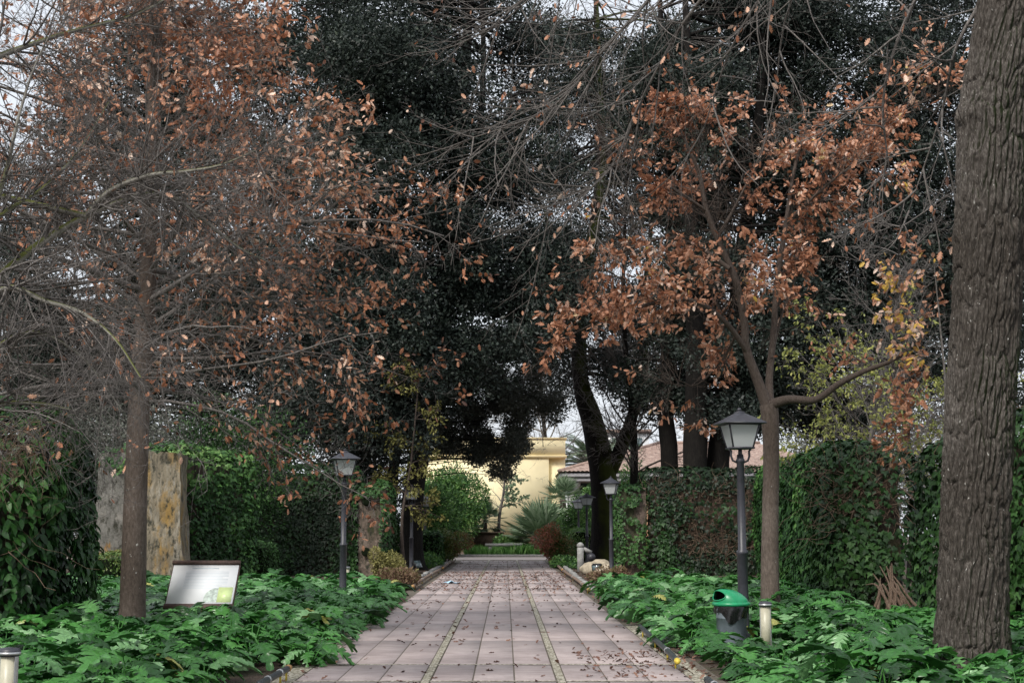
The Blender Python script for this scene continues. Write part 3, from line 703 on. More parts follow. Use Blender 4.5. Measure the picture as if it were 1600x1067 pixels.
# grassy bed at the end
n_ = 5200; P = np.stack([rng.uniform(gx(728, 86), gx(900, 86), n_), rng.uniform(83.4, 88, n_), np.zeros(n_)], 1)
hgt = .25 + .75 * fbm(P * .8, 3, 2) * rng.random(n_) ** .5
leaves('grass_bed', tmpl_diamond(.14), P, np.array((0, 0, 1.)) + randdir(n_) * .35, randdir(n_), hgt * 1.25, M['grass'], None)
tag(bpy.data.objects['grass_bed'], 'tall green strap leaved ground cover in the far bed', 'ground cover', kind='stuff')
o = shrub('rounded_shrub', 'small green mound shrub in the far bed behind the stone bench', (gx(797, 87), 88.2), 1.1, .8, 1.35, 3500, .14, 'bushgreen', seed=19, stem=False)

# bench
bx_, by_ = gx(787, 84), 84.2
bt = thing('stone_bench', (bx_, by_, 0), 'pale stone bench in the far bed before the yellow building', 'bench')
mb = MB(); mb.box(-1.1, 1.1, -.25, .25, .62, .78, .02); mb.build('seat', M['stonegrey'], bt, local=True)
for s_ in (-1, 1):
    mb = MB(); mb.box(s_ * .8 - .12, s_ * .8 + .12, -.2, .2, 0, .62, .015); mb.build('leg', M['stonegrey'], bt, local=True)
# planter with small palm
def frond(polys, LV, base, az, el, L, curve, nlf, lw, r0=.02, leafl=.35):
    """pinnate frond: rachis polyline and leaflets"""
    pts = []; p = Vector(base); d = Vector((math.cos(az) * math.cos(el), math.sin(az) * math.cos(el), math.sin(el))); n = 12
    pts.append(p.copy()); e = el
    for i in range(n):
        e -= curve / n * (.4 + 1.2 * i / n); d = Vector((math.cos(az) * math.cos(e), math.sin(az) * math.cos(e), math.sin(e))); p = p + d * (L / n); pts.append(p.copy())
    polys.append((pts, [r0 * (1 - .8 * i / n) for i in range(n + 1)]))
    side = Vector((-math.sin(az), math.cos(az), 0))
    for k in range(nlf):
        t = .12 + .88 * k / nlf; i = min(int(t * n), n - 1); q = pts[i].lerp(pts[i + 1], t * n - i); dd = (pts[i + 1] - pts[i]).normalized()
        ln = L * leafl * math.sin(math.pi * min(.97, (t * .8 + .16))) ** .7
        for s_ in (-1, 1):
            y = (dd * .75 + side * s_ * .9 + Vector((0, 0, -.35))).normalized(); LV.append((q, y, side.cross(dd) + side * s_ * .3, ln))
def fan(polys, LV, base, az, el, L, nl, bl, rr):
    d = Vector((math.cos(az) * math.cos(el), math.sin(az) * math.cos(el), math.sin(el))); e = Vector(base) + d * L + Vector((0, 0, -.1 * L * math.cos(el)))
    polys.append((spline([Vector(base), Vector(base) + d * L * .55, e], 5), [.018, .016, .014, .012, .01, .008]))
    side = Vector((-math.sin(az), math.cos(az), 0)); upv = side.cross(d) * -1
    if upv.z < 0: upv = -upv
    for k in range(nl):
        a = R(-115 + 230 * k / (nl - 1)); y = (d * math.cos(a) + side * math.sin(a) + upv * .12 + Vector((0, 0, -.18))).normalized()
        LV.append((e, y, upv + rdir(rr) * .2, bl * (.75 + .25 * math.cos(a)) * rr.uniform(.85, 1.1)))
def palm(name, label, x, y, tz, tr, fans=0, pinn=0, L=1.0, bl=.7, seed=1, leafm='palm', el0=-30, el1=85, lw=.09):
    rr = random.Random(seed); t = thing(name, (x, y, 0), label, 'palm'); polys = []; LV = []
    base = (x, y, tz)
    for k in range(fans):
        fan(polys, LV, base, k * 2.4 + rr.uniform(-.3, .3), R(el0 + (el1 - el0) * ((k + .5) / fans)), L * rr.uniform(.8, 1.1), 22, bl, rr)
    for k in range(pinn):
        frond(polys, LV, base, k * 2.4 + rr.uniform(-.2, .2), R(el0 + (el1 - el0) * ((k + .5) / pinn)), L * rr.uniform(.85, 1.1), R(rr.uniform(60, 95)), 60, .03, .05, .15)
    V, Fq = tubes(polys, 4); meshnp('frond_stalks', V, Fq, M['palm'], t, np.full(len(V), .6))
    A = np.array([tuple(q[0]) for q in LV]); B = np.array([tuple(q[1]) for q in LV]); C = np.array([tuple(q[2]) for q in LV]); S = np.array([q[3] for q in LV])
    leaves('fronds', tmpl_diamond(lw), A, B, C, S, M[leafm], t)
    if tz > .3:
        pr = []; nn = int(tz / .12)
        for i in range(nn + 1): pr.append((tr * (1 + (.12 if i % 2 else 0)) * (1.15 - .2 * i / nn), tz * i / nn))
        mb = MB(); mb.lathe(pr, 12); mb.build('trunk', M['barkyoung'], t, local=True, smooth=True)
    return t
palm('fan_palm', 'large fan palm with splayed leaves before the yellow building', gx(848, 86.5), 86.5, .9, .22, 44, 0, 1.35, 1.45, seed=2, el0=-8, el1=88, lw=.13)
palm('fan_palm', 'darker fan palm with a tall head beside the tiled house', gx(880, 95), 95, 3.6, .2, 34, 0, 1.0, .95, seed=3, el0=-45, el1=85)
palm('small_palm', 'small palm standing in the brown planter', gx(758, 91), 91, 2.2, .13, 30, 0, .8, .85, seed=4, el0=-50, el1=85)
palm('date_palm', 'tall feathery date palm rising behind the tiled roof', gx(930, 112), 112, 6.3, .45, 0, 60, 4.3, 1, seed=5, el0=-30, el1=80, lw=.16)
pl = thing('planter', (gx(758, 89.6), 89.6, 0), 'square dark brown planter against the yellow building', 'planter')
mb = MB(); mb.box(-1.1, 1.1, -.5, .5, .25, 1.35, .03); mb.build('tub', M['terracotta'], pl, local=True)
mb = MB(); mb.box(-1.2, 1.2, -.6, .6, 1.35, 1.45, .02); mb.build('rim', M['terracotta'], pl, local=True)
for sx in (-.9, .9):
    mb = MB(); mb.box(sx - .1, sx + .1, -.4, .4, 0, .25); mb.build('foot', M['terracotta'], pl, local=True)

# ================================================================== BUILDINGS
yb = thing('yellow_building', (gx(800, 104), 104, 0), 'plain yellow rendered building closing the view at the end of the path', 'building')
x0, x1, xm = gx(640, 104), gx(884, 104), gx(858, 104); top = Zat(686, 104); led = Zat(711, 104)
mb = MB(); mb.box(x0, xm, 104, 114, 0, led - .2); mb.box(xm, x1, 104.35, 114, 0, led - .2); mb.build('wall', M['yellowwall'], yb)
mb = MB(); mb.box(x0 - .1, x1 + .1, 103.86, 114.1, led - .2, led, .03); mb.build('cornice', M['yellowtrim'], yb)
mb = MB(); mb.box(x0, x1, 103.95, 114, led, top); mb.build('parapet', M['yellowwall'], yb)
mb = MB(); mb.box(x0 - .12, x1 + .12, 103.85, 114.1, top, top + .12, .02); mb.build('coping', M['yellowtrim'], yb)
mb = MB(); zr = Zat(833, 103.6)
for k in range(20): mb.tube([(gx(800, 103.5) + k * .16, 103.5, 0), (gx(800, 103.5) + k * .16, 103.5, zr)], .012, 5)
mb.tube([(gx(800, 103.5) - .1, 103.5, zr), (gx(800, 103.5) + 3.3, 103.5, zr)], .025, 6); mb.tube([(gx(800, 103.5) - .1, 103.5, .3), (gx(800, 103.5) + 3.3, 103.5, .3)], .02, 6)
fo = mb.build('railing', M['woodrail'], None, origin=(gx(800, 103.5), 103.5, 0)); tag(fo, 'thin low railing before the yellow building', 'railing')

hs = thing('tiled_house', (gx(1050, 98), 98, 0), 'peach house with clay tile roof and white eaves behind the ivy wall', 'house')
hx0, hx1 = gx(884, 98), gx(1330, 98); ez = Zat(738, 98); eb = Zat(752, 98)
mb = MB(); mb.box(gx(945, 98), hx1 - .6, 99, 110, 0, eb); mb.build('wall', M['peach'], hs)
mb = MB(); mb.box(hx0 - .2, hx1, 97.6, 112, eb, eb + .30, .02); mb.box(hx0 - .35, hx1 + .1, 97.45, 112.1, eb + .30, ez - .04, .02); mb.build('eaves', M['eave'], hs)
mb = MB(); mb.lathe([(.46, 0), (.46, .3), (.38, .34), (.36, eb - .35), (.46, eb - .3), (.48, eb - .003)], 18); o = mb.build('column', M['white'], hs, local=True, smooth=True); o.location = (gx(897, 98.3) - hs.location.x, .4, 0)
mb = MB(); mb.box(gx(886, 101), gx(944, 101), 101, 101.1, .2, eb - .01); w_ = mb.build('window', M['windowglass'], hs)
mb = MB()
for px in (886, 905, 925, 943): mb.box(gx(px, 100.9) - .06, gx(px, 100.9) + .06, 100.88, 100.98, .2, eb - .02)
mb.box(gx(886, 100.9) + .06, gx(943, 100.9) - .06, 100.89, 100.97, 2.6, 2.72); mb.build('window_frame', M['white'], w_)
mb = MB(); mb.box(gx(1015, 98.9), gx(1022, 98.9), 98.9, 99.0 - .003, 3.2, 4.6); mb.build('shutter', M['signwood'], hs)
# hipped, corrugated roof
def roofplane(a, b_, c, d, nu, nv, parent, pitch=.30):
    """corners a-b along the eave, d-c along the ridge; barrel tiles run up the slope"""
    a, b_, c, d = map(lambda q: np.array(q, dtype=float), (a, b_, c, d))
    U, Vv = np.meshgrid(np.linspace(0, 1, nu + 1), np.linspace(0, 1, nv + 1)); U = U.ravel()[:, None]; Vv = Vv.ravel()[:, None]
    P = (a * (1 - U) + b_ * U) * (1 - Vv) + (d * (1 - U) + c * U) * Vv
    n_ = nrm(np.cross(b_ - a, d - a)[None])[0]; along = nrm((b_ - a)[None])[0]
    s_ = (P - a) @ along
    row = (Vv[:, 0] * nv / 2) % 1
    P = P + n_ * (.07 * np.abs(np.sin(math.pi * s_ / pitch)) + .035 * (1 - row))[:, None]
    i, j = np.meshgrid(np.arange(nu), np.arange(nv)); q = (j * (nu + 1) + i).ravel()
    return meshnp('roof', P, np.stack([q, q + 1, q + nu + 2, q + nu + 1], 1), M['roof'], parent)
rz = Zat(694, 104.6) - .6
A_ = (hx0 - .5, 97.3, ez); B_ = (hx1 + .4, 97.3, ez); C_ = (hx1 - 5, 104.6, rz + .6); D_ = (hx0 + 7.3, 104.6, rz + .6)
roofplane(A_, B_, C_, D_, 420, 44, hs)
E_ = (hx0 - .5, 112, ez)
mb = MB(); mb.add([A_, D_, E_], [(0, 1, 2)]); mb.add([D_, C_, (hx1 + .4, 112, ez), E_], [(0, 1, 2, 3)]); mb.add([B_, (hx1 + .4, 112, ez), C_], [(0, 1, 2)]); mb.build('roof_back', M['roof'], hs)
mb = MB(); mb.tube([Vector(A_) + Vector((0, 0, .08)), Vector(D_) + Vector((0, 0, .12))], .13, 8); mb.tube([Vector(D_) + Vector((0, 0, .12)), Vector(C_) + Vector((0, 0, .12))], .13, 8); mb.build('ridge_tiles', M['roof'], hs)
pb_ = thing('pale_building', (gx(985, 150), 150, 0), 'pale distant building glimpsed beyond the tiled roof and date palm', 'building')
mb = MB(); mb.box(gx(930, 150), gx(1016, 150), 150, 160, 0, Zat(676, 150)); mb.build('wall', M['white'], pb_)
mb = MB(); mb.box(gx(926, 150), gx(1020, 150), 149.6, 160.3, Zat(676, 150), Zat(671, 150)); mb.build('roof', M['roof'], pb_)
for px in (945, 963, 981, 999):
    mb = MB(); mb.box(gx(px, 150) - .4, gx(px, 150) + .4, 149.9, 149.997, Zat(700, 150), Zat(684, 150)); mb.build('window', M['windowglass'], pb_)

# ================================================================== STREET LAMPS
def lamp(x, y, rz, label):
    t = thing('street_lamp', (x, y, 0), label, 'street lamp', 'street lamps along the path', rz)
    if 'pole' not in LAMPS:
        mb = MB(); mb.lathe([(.15, 0), (.15, .05), (.10, .09), (.10, .18), (.075, .22), (.072, 1.30), (.082, 1.31), (.082, 1.35), (.058, 1.37), (.052, 2.62), (.062, 2.63), (.062, 2.67), (.05, 2.68), (.045, 2.74)], 14)
        LAMPS['pole'] = mb.build('pole', M['metal'], t, local=True)
        mb = MB()
        for s_ in (-1, 1):
            mb.tube([(s_ * .04, 0, 2.62), (s_ * .11, 0, 2.65), (s_ * .135, 0, 2.72), (s_ * .13, 0, 2.79), (s_ * .16, 0, 2.815)], .016, 6)
        mb.tube([(0, 0, 2.70), (0, 0, 2.815)], .03, 8)
        LAMPS['bracket'] = mb.build('bracket', M['metal'], t, local=True)
        q = math.pi / 4; r2 = math.sqrt(2)
        mb = MB(); mb.lathe([(.15 * r2, 2.815), (.165 * r2, 2.82), (.165 * r2, 2.84), (.15 * r2, 2.845)], 4, sq=q)
        for a in range(4):
            an = q + a * math.pi / 2; c_, s_ = math.cos(an), math.sin(an)
            mb.tube([(.145 * r2 * c_, .145 * r2 * s_, 2.843), (.215 * r2 * c_, .215 * r2 * s_, 3.162)], .013, 4)
        mb.lathe([(.222 * r2, 3.16), (.24 * r2, 3.165), (.24 * r2, 3.18)], 4, sq=q)
        LAMPS['frame'] = mb.build('lantern_frame', M['metal'], t, local=True)
        mb = MB(); mb.lathe([(.30 * r2, 3.178), (.305 * r2, 3.185), (.285 * r2, 3.205), (.06 * r2, 3.34), (.06 * r2, 3.36), (.02, 3.375)], 4, sq=q); mb.lathe([(.02, 3.37), (.035, 3.39), (.02, 3.415), (.005, 3.42)], 8)
        LAMPS['roof'] = mb.build('lantern_roof', M['metal'], t, local=True)
        mb = MB()
        b0, t0 = .143, .211
        for a in range(4):
            an = a * math.pi / 2; c_, s_ = math.cos(an), math.sin(an)
            f = lambda u, r, z: (r * c_ - u * s_, r * s_ + u * c_, z)
            mb.add([f(-b0, b0, 2.846), f(b0, b0, 2.846), f(t0, t0, 3.16), f(-t0, t0, 3.16)], [(0, 1, 2, 3)])
        LAMPS['glass'] = mb.build('lantern_glass', M['glass'], t, local=True)
    else:
        for k, o in LAMPS.items():
            c = o.copy(); c.parent = t; COL.objects.link(c)
    t.scale = (1, 1, .965)
    return t
LAMPS = {}
lamp(W(1159, 827, 19.8).x, 19.8, R(9), 'nearest, largest street lamp behind the green lidded bin')
lamp(W(537, 827, 29.9).x, 29.9, R(14), 'tall street lamp before the dark ivy wall on the left of the path')
lamp(W(955, 827, 45.6).x, 45.6, R(-14), 'street lamp in front of the dark gate pier right of the path')
lamp(W(643, 827, 54).x, 54, R(30), 'street lamp before the dark left trunk, half hidden by leaves')
lamp(W(917, 827, 66).x, 66, R(45), 'street lamp just left of the mossy forked trunk')
lamp(W(904, 827, 77).x, 77, R(35), 'faint far street lamp beside the palms, seen behind another lamp')
lamp(W(664, 827, 70).x, 70, R(20), 'farthest street lamp on the left, against the green bushy tree')

# bollards
def bollard(px, Y, label, rz=0):
    t = thing('bollard_light', tuple(G(px, Y)), label, 'bollard', 'low bollard lights in the beds', rz)
    if not BOL:
        mb = MB(); mb.lathe([(.085, 0), (.085, .06), (.07, .065)], 20); BOL['base'] = mb.build('base', M['alu'], t, local=True)
        mb = MB(); mb.lathe([(.062, .065), (.062, .65)], 20); BOL['diffuser'] = mb.build('diffuser', M['lens'], t, local=True, smooth=False)
        mb = MB()
        for a in (R(-20), R(160)):
            c_, s_ = math.cos(a), math.sin(a); pts = []
            for z in (.065, .66):
                for da in (-.32, -.1, .1, .32):
                    pts.append((.072 * math.cos(a + da), .072 * math.sin(a + da), z))
            mb.add(pts, [(0, 1, 5, 4), (1, 2, 6, 5), (2, 3, 7, 6)])
            pts2 = [(p[0] * .86, p[1] * .86, p[2]) for p in pts]; mb.add(pts2, [(0, 1, 5, 4), (1, 2, 6, 5), (2, 3, 7, 6)])
            mb.add([pts[0], pts2[0], pts2[4], pts[4]], [(0, 1, 2, 3)]); mb.add([pts[3], pts2[3], pts2[7], pts[7]], [(0, 1, 2, 3)])
        BOL['frame'] = mb.build('side_frame', M['alu'], t, local=True)
        mb = MB(); mb.lathe([(.07, .65), (.082, .655), (.082, .69), (.07, .71), (.0, .72)], 20); BOL['cap'] = mb.build('cap', M['metal'], t, local=True)
        mb = MB(); mb.lathe([(.084, .662), (.084, .684)], 20, cap=True); BOL['band'] = mb.build('cap_band', M['alu'], t, local=True)
    else:
        for k, o in BOL.items():
            c = o.copy(); c.parent = t; COL.objects.link(c)
    return t
BOL = {}
bollard(1193, 17.8, 'cream and silver bollard light just right of the bin')
bollard(24, 10.9, 'nearest bollard light, cut by the bottom left corner of the photo')
bollard(543, 35, 'small far bollard light at the foot of the left lamp')

# ================================================================== BIN
bn = thing('litter_bin', (gx(1140, 19.0), 19.0, 0), 'grey litter bin with green lid and black liner beside the near lamp', 'litter bin', None, R(-12))
mb = MB(); mb.lathe([(.165, 0), (.17, .02), (.205, .50), (.215, .56), (.215, .60), (.205, .60), (.19, .05)], 28, cap=False); mb.add([(0.165 * math.cos(k * math.pi / 14), .165 * math.sin(k * math.pi / 14), .004) for k in range(28)], [tuple(range(28))])
mb.build('body', M['binplastic'], bn, local=True, smooth=True)
# liner: wrinkled skirt hanging over the rim
V = []; nn = 72; rws = [(.22, .615), (.225, .60), (.227, .56), (.222, .52), (.218, .46)]
for j, (r_, z_) in enumerate(rws):
    for k in range(nn):
        a = 2 * math.pi * k / nn; w = .010 * math.sin(a * 9 + j) + .008 * math.sin(a * 17 + 1.3 * j)
        drop = (.07 * math.sin(a * 2 + 1) + .035 * math.sin(a * 5)) * (j / 4)
        V.append(((r_ + w * j / 3) * math.cos(a), (r_ + w * j / 3) * math.sin(a), z_ + drop))
Fc = [(j * nn + k, j * nn + (k + 1) % nn, (j + 1) * nn + (k + 1) % nn, (j + 1) * nn + k) for j in range(4) for k in range(nn)]
mb = MB(); mb.add(V, Fc); mb.build('liner', M['liner'], bn, local=True, smooth=True)
mb = MB(); mb.lathe([(.20, .60), (.25, .60), (.255, .625), (.245, .645), (.225, .65)], 36, cap=False)
# lid dome, hooded: high towards the opening, which is cut out of it
V = []; nu, nv = 48, 14
for j in range(nv + 1):
    ph = j / nv * math.pi / 2
    for k in range(nu):
        a = 2 * math.pi * k / nu; r_ = .232 * math.cos(ph) ** .62 if j < nv else 0.0
        hz = .165 * math.sin(ph) * (1 - .28 * math.cos(a) * math.cos(ph)) * (1.0)
        x_ = r_ * math.cos(a); y_ = r_ * math.sin(a)
        V.append((x_ - .02 * math.sin(ph), y_, .645 + hz - .10 * max(0, x_) * math.sin(ph)))
Fc = []
for j in range(nv):
    for k in range(nu):
        a = 2 * math.pi * (k + .5) / nu; da = (a - math.pi * 1.2 + math.pi) % (2 * math.pi) - math.pi
        ph = (j + .5) / nv
        if (da / .72) ** 2 + ((ph - .34) / .26) ** 2 < 1: continue
        Fc.append((j * nu + k, j * nu + (k + 1) % nu, (j + 1) * nu + (k + 1) % nu, (j + 1) * nu + k))
mb.add(V, Fc); lid = mb.build('lid', M['bingreen'], bn, local=True, smooth=True)
mb = MB()  # black inner shell paints the shade seen through the opening
V2 = [(x_ * .9, y_ * .9, .645 + (z_ - .645) * .88) for x_, y_, z_ in V]; mb.add(V2, [f for f in [(j * nu + k, j * nu + (k + 1) % nu, (j + 1) * nu + (k + 1) % nu, (j + 1) * nu + k) for j in range(nv) for k in range(nu) if abs(((2 * math.pi * (k + .5) / nu) - math.pi * 1.2 + math.pi) % (2 * math.pi) - math.pi) > .95 or j > 9]])
mb.build('lid_dark_inside', M['metaldark'], lid, local=True, smooth=True)
mb = MB()
loop = []
for k in range(25):
    th = 2 * math.pi * k / 24; a = math.pi * 1.2 + .72 * math.cos(th); ph = (.34 + .26 * math.sin(th)) * math.pi / 2
    r_ = .237 * math.cos(ph) ** .62; hz = .165 * math.sin(ph) * (1 - .28 * math.cos(a) * math.cos(ph)); x_ = r_ * math.cos(a)
    loop.append((x_ - .02 * math.sin(ph), r_ * math.sin(a), .645 + hz - .10 * max(0, x_) * math.sin(ph)))
mb.tube(loop, .008, 6, False); mb.build('opening_rim', M['bingreen'], lid, local=True, smooth=True)

# ================================================================== INFORMATION BOARD
sg = thing('information_board', (gx(318, 20.8), 20.8, 0), 'slanted white information board with a brown wood frame, among the leaves', 'sign', None, R(-3))
def slant(mb, x0, x1, v0, v1, t0, t1):
    """box on the slanted face: v runs up the board, t out of it"""
    a = R(56); u = Vector((0, math.cos(a), math.sin(a))); nn = Vector((0, -math.sin(a), math.cos(a))); b0 = Vector((0, -.17, .48))
    c = []
    for t_ in (t0, t1):
        for x_, v_ in ((x0, v0), (x1, v0), (x1, v1), (x0, v1)): c.append(Vector((x_, 0, 0)) + b0 + u * v_ + nn * t_)
    mb.add(c, [(3, 2, 1, 0), (4, 5, 6, 7), (0, 1, 5, 4), (1, 2, 6, 5), (2, 3, 7, 6), (3, 0, 4, 7)])
mb = MB(); slant(mb, -.50, .50, 0, .76, -.03, 0); mb.build('backing', M['signwood'], sg, local=True)
mb = MB(); slant(mb, -.485, .485, .06, .72, .002, .010)
pan = mb.build('panel', plain('white_print', (.95, .97, .98), .8, 0, .02, 2, 0, .05), sg, local=True)
mb = MB(); slant(mb, -.505, .505, .725, .775, .0, .05); mb.build('frame_rail', M['signwood'], sg, local=True)
mb = MB(); slant(mb, -.505, .505, -.02, .055, .0, .03); mb.build('frame_rail', M['signwood'], sg, local=True)
mb = MB()
for k in range(12): slant(mb, -.28 + .0 * k, .36 - (.08 if k % 5 == 4 else 0), .60 - k * .025, .606 - k * .025, .0105, .0115)
slant(mb, -.2, .2, .655, .668, .0105, .0115)
mb.build('print_lines', plain('pale_print', (.72, .80, .85), .3, 0, .02, 2, 0), pan, local=True)
mb = MB(); slant(mb, .25, .46, .09, .34, .0115, .0125); mb.build('printed_map', plain('yellow_green_print', (.66, .80, .38), .3, 0, .1, 14, 0), pan, local=True)
a = R(56); u_ = Vector((0, math.cos(a), math.sin(a))); n__ = Vector((0, -math.sin(a), math.cos(a))); b0 = Vector((0, -.17, .48))
mb = MB(); pts = [(.245, .09), (.05, .09)] + [(.245 - .195 * math.cos(R(q)), .15 + .18 * math.sin(R(q))) for q in range(0, 91, 10)]
mb.add([Vector((x_, 0, 0)) + b0 + u_ * v_ + n__ * .0112 for x_, v_ in pts], [tuple(range(len(pts)))[::-1]])
mb.build('printed_photo', plain('grey_green_print', (.42, .50, .45), .3, 0, .5, 26, 0), pan, local=True)
for s_ in (-.36, .36):
    mb = MB(); mb.box(s_ - .05, s_ + .05, -.04, .04, 0, .62); mb.build('leg', M['signwood'], sg, local=True)

# ================================================================== PATH EDGING
def edging(label, pts, r, endmat, group='low pipes edging the path', pipe='pipe', stakes=True, collars=True):
    o0 = Vector(pts[0]); t = thing('edging_pipe', (o0.x, o0.y, 0), label, 'edging pipe', group)
    sp = spline([Vector(p) for p in pts], 16)
    mb = MB(); mb.tube(sp, r, 8); mb.build('tube', M[pipe], t, smooth=True)
    if collars:
        for k in (6, 11):
            mb = MB(); mb.tube([sp[k], sp[k].lerp(sp[k + 1], .04 / max(.04, (sp[k + 1] - sp[k]).length))], r * 1.2, 8); mb.build('collar', M['alu'], t)
    if stakes:
        for k in (1, 6, 11, 15):
            mb = MB(); mb.tube([(sp[k].x, sp[k].y, 0), (sp[k].x, sp[k].y, sp[k].z)], .012, 5); mb.build('stake', M['yellowcap'], t)
    e = sp[0]; f = sp[1]; dr = (e - f).normalized()
    mb = MB(); mb.tube([e - dr * .01, e + dr * .04, e + dr * .14], [r * 1.12, r * 1.12, r * .6], 8); mb.build('end_cap', M[endmat], t)
def edge(px, py, z=.12):
    r_ = CR @ Vector(((px - 800) / F, (533.5 - py) / F, -1)); k = (z - 1.6) / r_.z; p = CAMP + r_ * k; return (p.x, p.y, z)
edging('dark pipe with a bright yellow end cap along the right path edge', [edge(1058, 1032), edge(1045, 1018), edge(1025, 1000), edge(1000, 978, .14)], .035, 'yellowcap')
edging('dark pipe with an amber end at the bottom left path edge', [edge(449, 1044, .13), edge(440, 1049, .12), edge(420, 1060, .1), edge(405, 1068, .1)], .035, 'orangecap')
edging('dark pipe at the bottom right path edge below the leaves', [edge(1106, 1062, .1), edge(1120, 1072, .1), edge(1150, 1092, .1)], .035, 'pipe')
edging('weathered rail with an orange end along the left edge, nearest the gate', [edge(645, 916), edge(665, 902), edge(688, 889)], .05, 'orangecap', pipe='woodrail')
edging('short pale rail at the far left path edge', [edge(692, 887), edge(700, 880), edge(706, 876)], .05, 'orangecap', pipe='woodrail', stakes=False)
edging('long weathered rail along the right edge below the rocks', [edge(920, 921), edge(905, 908), edge(880, 891)], .045, 'orangecap', pipe='woodrail')
edging('pale rail at the far right path edge', [edge(879, 890), edge(870, 882), edge(866, 879)], .05, 'orangecap', pipe='woodrail', stakes=False)
def kerb(label, a, b_, w=.14, h=.13):
    a = Vector(edge(*a, 0)); b_ = Vector(edge(*b_, 0)); n = max(2, int((b_ - a).length / .9)); d = (b_ - a).normalized(); s_ = Vector((-d.y, d.x, 0)) * w / 2
    mb = MB()
    for k in range(n):
        p = a.lerp(b_, k / n) + d * .015; q = a.lerp(b_, (k + 1) / n) - d * .015; hh = h + rnd.uniform(-.02, .02); j = s_ * rnd.uniform(-.15, .15)
        c = [p - s_ + j, p + s_ + j, q + s_ + j, q - s_ + j]; up = Vector((0, 0, hh)); mb.add(c + [x_ + up for x_ in c], [(3, 2, 1, 0), (4, 5, 6, 7), (0, 1, 5, 4), (1, 2, 6, 5), (2, 3, 7, 6), (3, 0, 4, 7)])
    tag(mb.build('kerb', M['stonegrey'], None, origin=(a.x, a.y, 0)), label, 'kerb')
kerb('weathered kerb stones along the left path edge', (622, 925), (702, 880))
kerb('weathered kerb stones along the right path edge', (925, 925), (872, 880))

# rocks, spotlights, post
def rock(name, label, c, r, seed, group=None, parent=None):
    n1, n2 = 14, 9; V = [];
    for j in range(n2 + 1):
        for k in range(n1):
            a = 2 * math.pi * k / n1; ph = math.pi * j / n2; V.append((math.cos(a) * math.sin(ph), math.sin(a) * math.sin(ph), -math.cos(ph)))
    V = np.array(V); V = V * (.72 + .6 * fbm(V * 1.5 + seed * 7.3, seed, 3))[:, None] * np.array(r); V[:, 2] += r[2] * .72; V += np.array(c)
    V[:, 2] = np.maximum(V[:, 2], c[2] - .01)
    q = [(j * n1 + k, j * n1 + (k + 1) % n1, (j + 1) * n1 + (k + 1) % n1, (j + 1) * n1 + k) for j in range(n2) for k in range(n1)]
    o = meshnp(name, V, np.array(q), M['stone'], None, None, True, origin=tuple(c)); tag(o, label, 'rock', group); return o
rk = [(938, 889, .34, 'broad pale rock at the back of the pile under the mossy trunk'), (950, 893, .28, 'pale rock on the right of the rock pile, next to the lamp'), (926, 891, .30, 'sloping tan rock on the left of the rock pile'), (944, 900, .26, 'low pale rock at the front of the rock pile'), (955, 888, .22, 'small rear rock half behind the second right lamp')]
for k, (px, py, r_, lb) in enumerate(rk):
    e = edge(px, py + 6, 0); rock('rock', lb, (e[0], e[1], 0), (r_ * 1.35, r_, r_ * .85), k + 1, 'rocks piled under the mossy trunk')
e = edge(612, 892, 0); rock('rock', 'flat rock under the yellowish shrub by the left pier', (e[0], e[1] + 1.2, 0), (.5, .4, .25), 9)
e = edge(866, 884, 0); rock('rock', 'small flat stone near the grey post', (e[0] + .9, e[1] - 1, 0), (.2, .18, .1), 12)
def spot(px, py, label, rz, h=.42, tilt=-25):
    e = edge(px, py, 0); t = thing('spotlight', (e[0], e[1], 0), label, 'spotlight', 'ground spotlights', rz)
    mb = MB(); mb.box(-.13, .13, -.09, .09, 0, .04, .01); mb.tube([(0, 0, .03), (0, 0, .14)], .02, 8); mb.build('base', M['metaldark'], t, local=True)
    mb = MB(); mb.tube([(-.17, 0, .3), (-.17, 0, .13), (.17, 0, .13), (.17, 0, .3)], .014, 6); mb.build('yoke', M['metaldark'], t, local=True)
    mb = MB(); mb.box(-.16, .16, -.06, .09, -.17, .17, .02); o = mb.build('housing', M['metaldark'], t, local=True); o.location = (0, 0, .3); o.rotation_euler = (R(tilt), 0, 0)
    mb = MB(); mb.box(-.135, .135, -.068, -.061, -.145, .145); g = mb.build('glass', M['windowglass'], o, local=True)
spot(933, 903, 'black floodlight leaning against the rocks on the right', R(-25), tilt=20)
spot(652, 895, 'black floodlight at the foot of the left gate lamp', R(40), tilt=-35)
e = edge(924, 893, 0)
bl_ = thing('globe_light', (e[0], e[1], 0), 'small dark round lamp beside the floodlight on the rocks', 'lamp')
mb = MB(); mb.tube([(0, 0, 0), (0, 0, .42)], .025, 8); mb.build('stem', M['metaldark'], bl_, local=True)
mb = MB(); mb.lathe([(.16 * math.sin(math.pi * k / 10), .55 - .16 * math.cos(math.pi * k / 10)) for k in range(11)], 16); mb.build('globe', M['metal'], bl_, local=True, smooth=True)
e = edge(907, 893, 0)
ps = thing('stone_post', (e[0], e[1], 0), 'short grey post with a knob and a side arm, left of the rocks', 'post')
mb = MB(); mb.box(-.12, .12, -.12, .12, 0, .92, .02); mb.lathe([(.10, .92), (.14, .96), (.14, 1.03), (.08, 1.09), (.02, 1.12)], 10); mb.build('shaft', M['stonegrey'], ps, local=True)
mb = MB(); mb.tube([(.1, .02, .88), (.42, .1, .72)], .09, 6); mb.tube([(.38, .1, .76), (.38, .1, .0)], .06, 6); mb.build('side_arm', M['stonegrey'], ps, local=True)

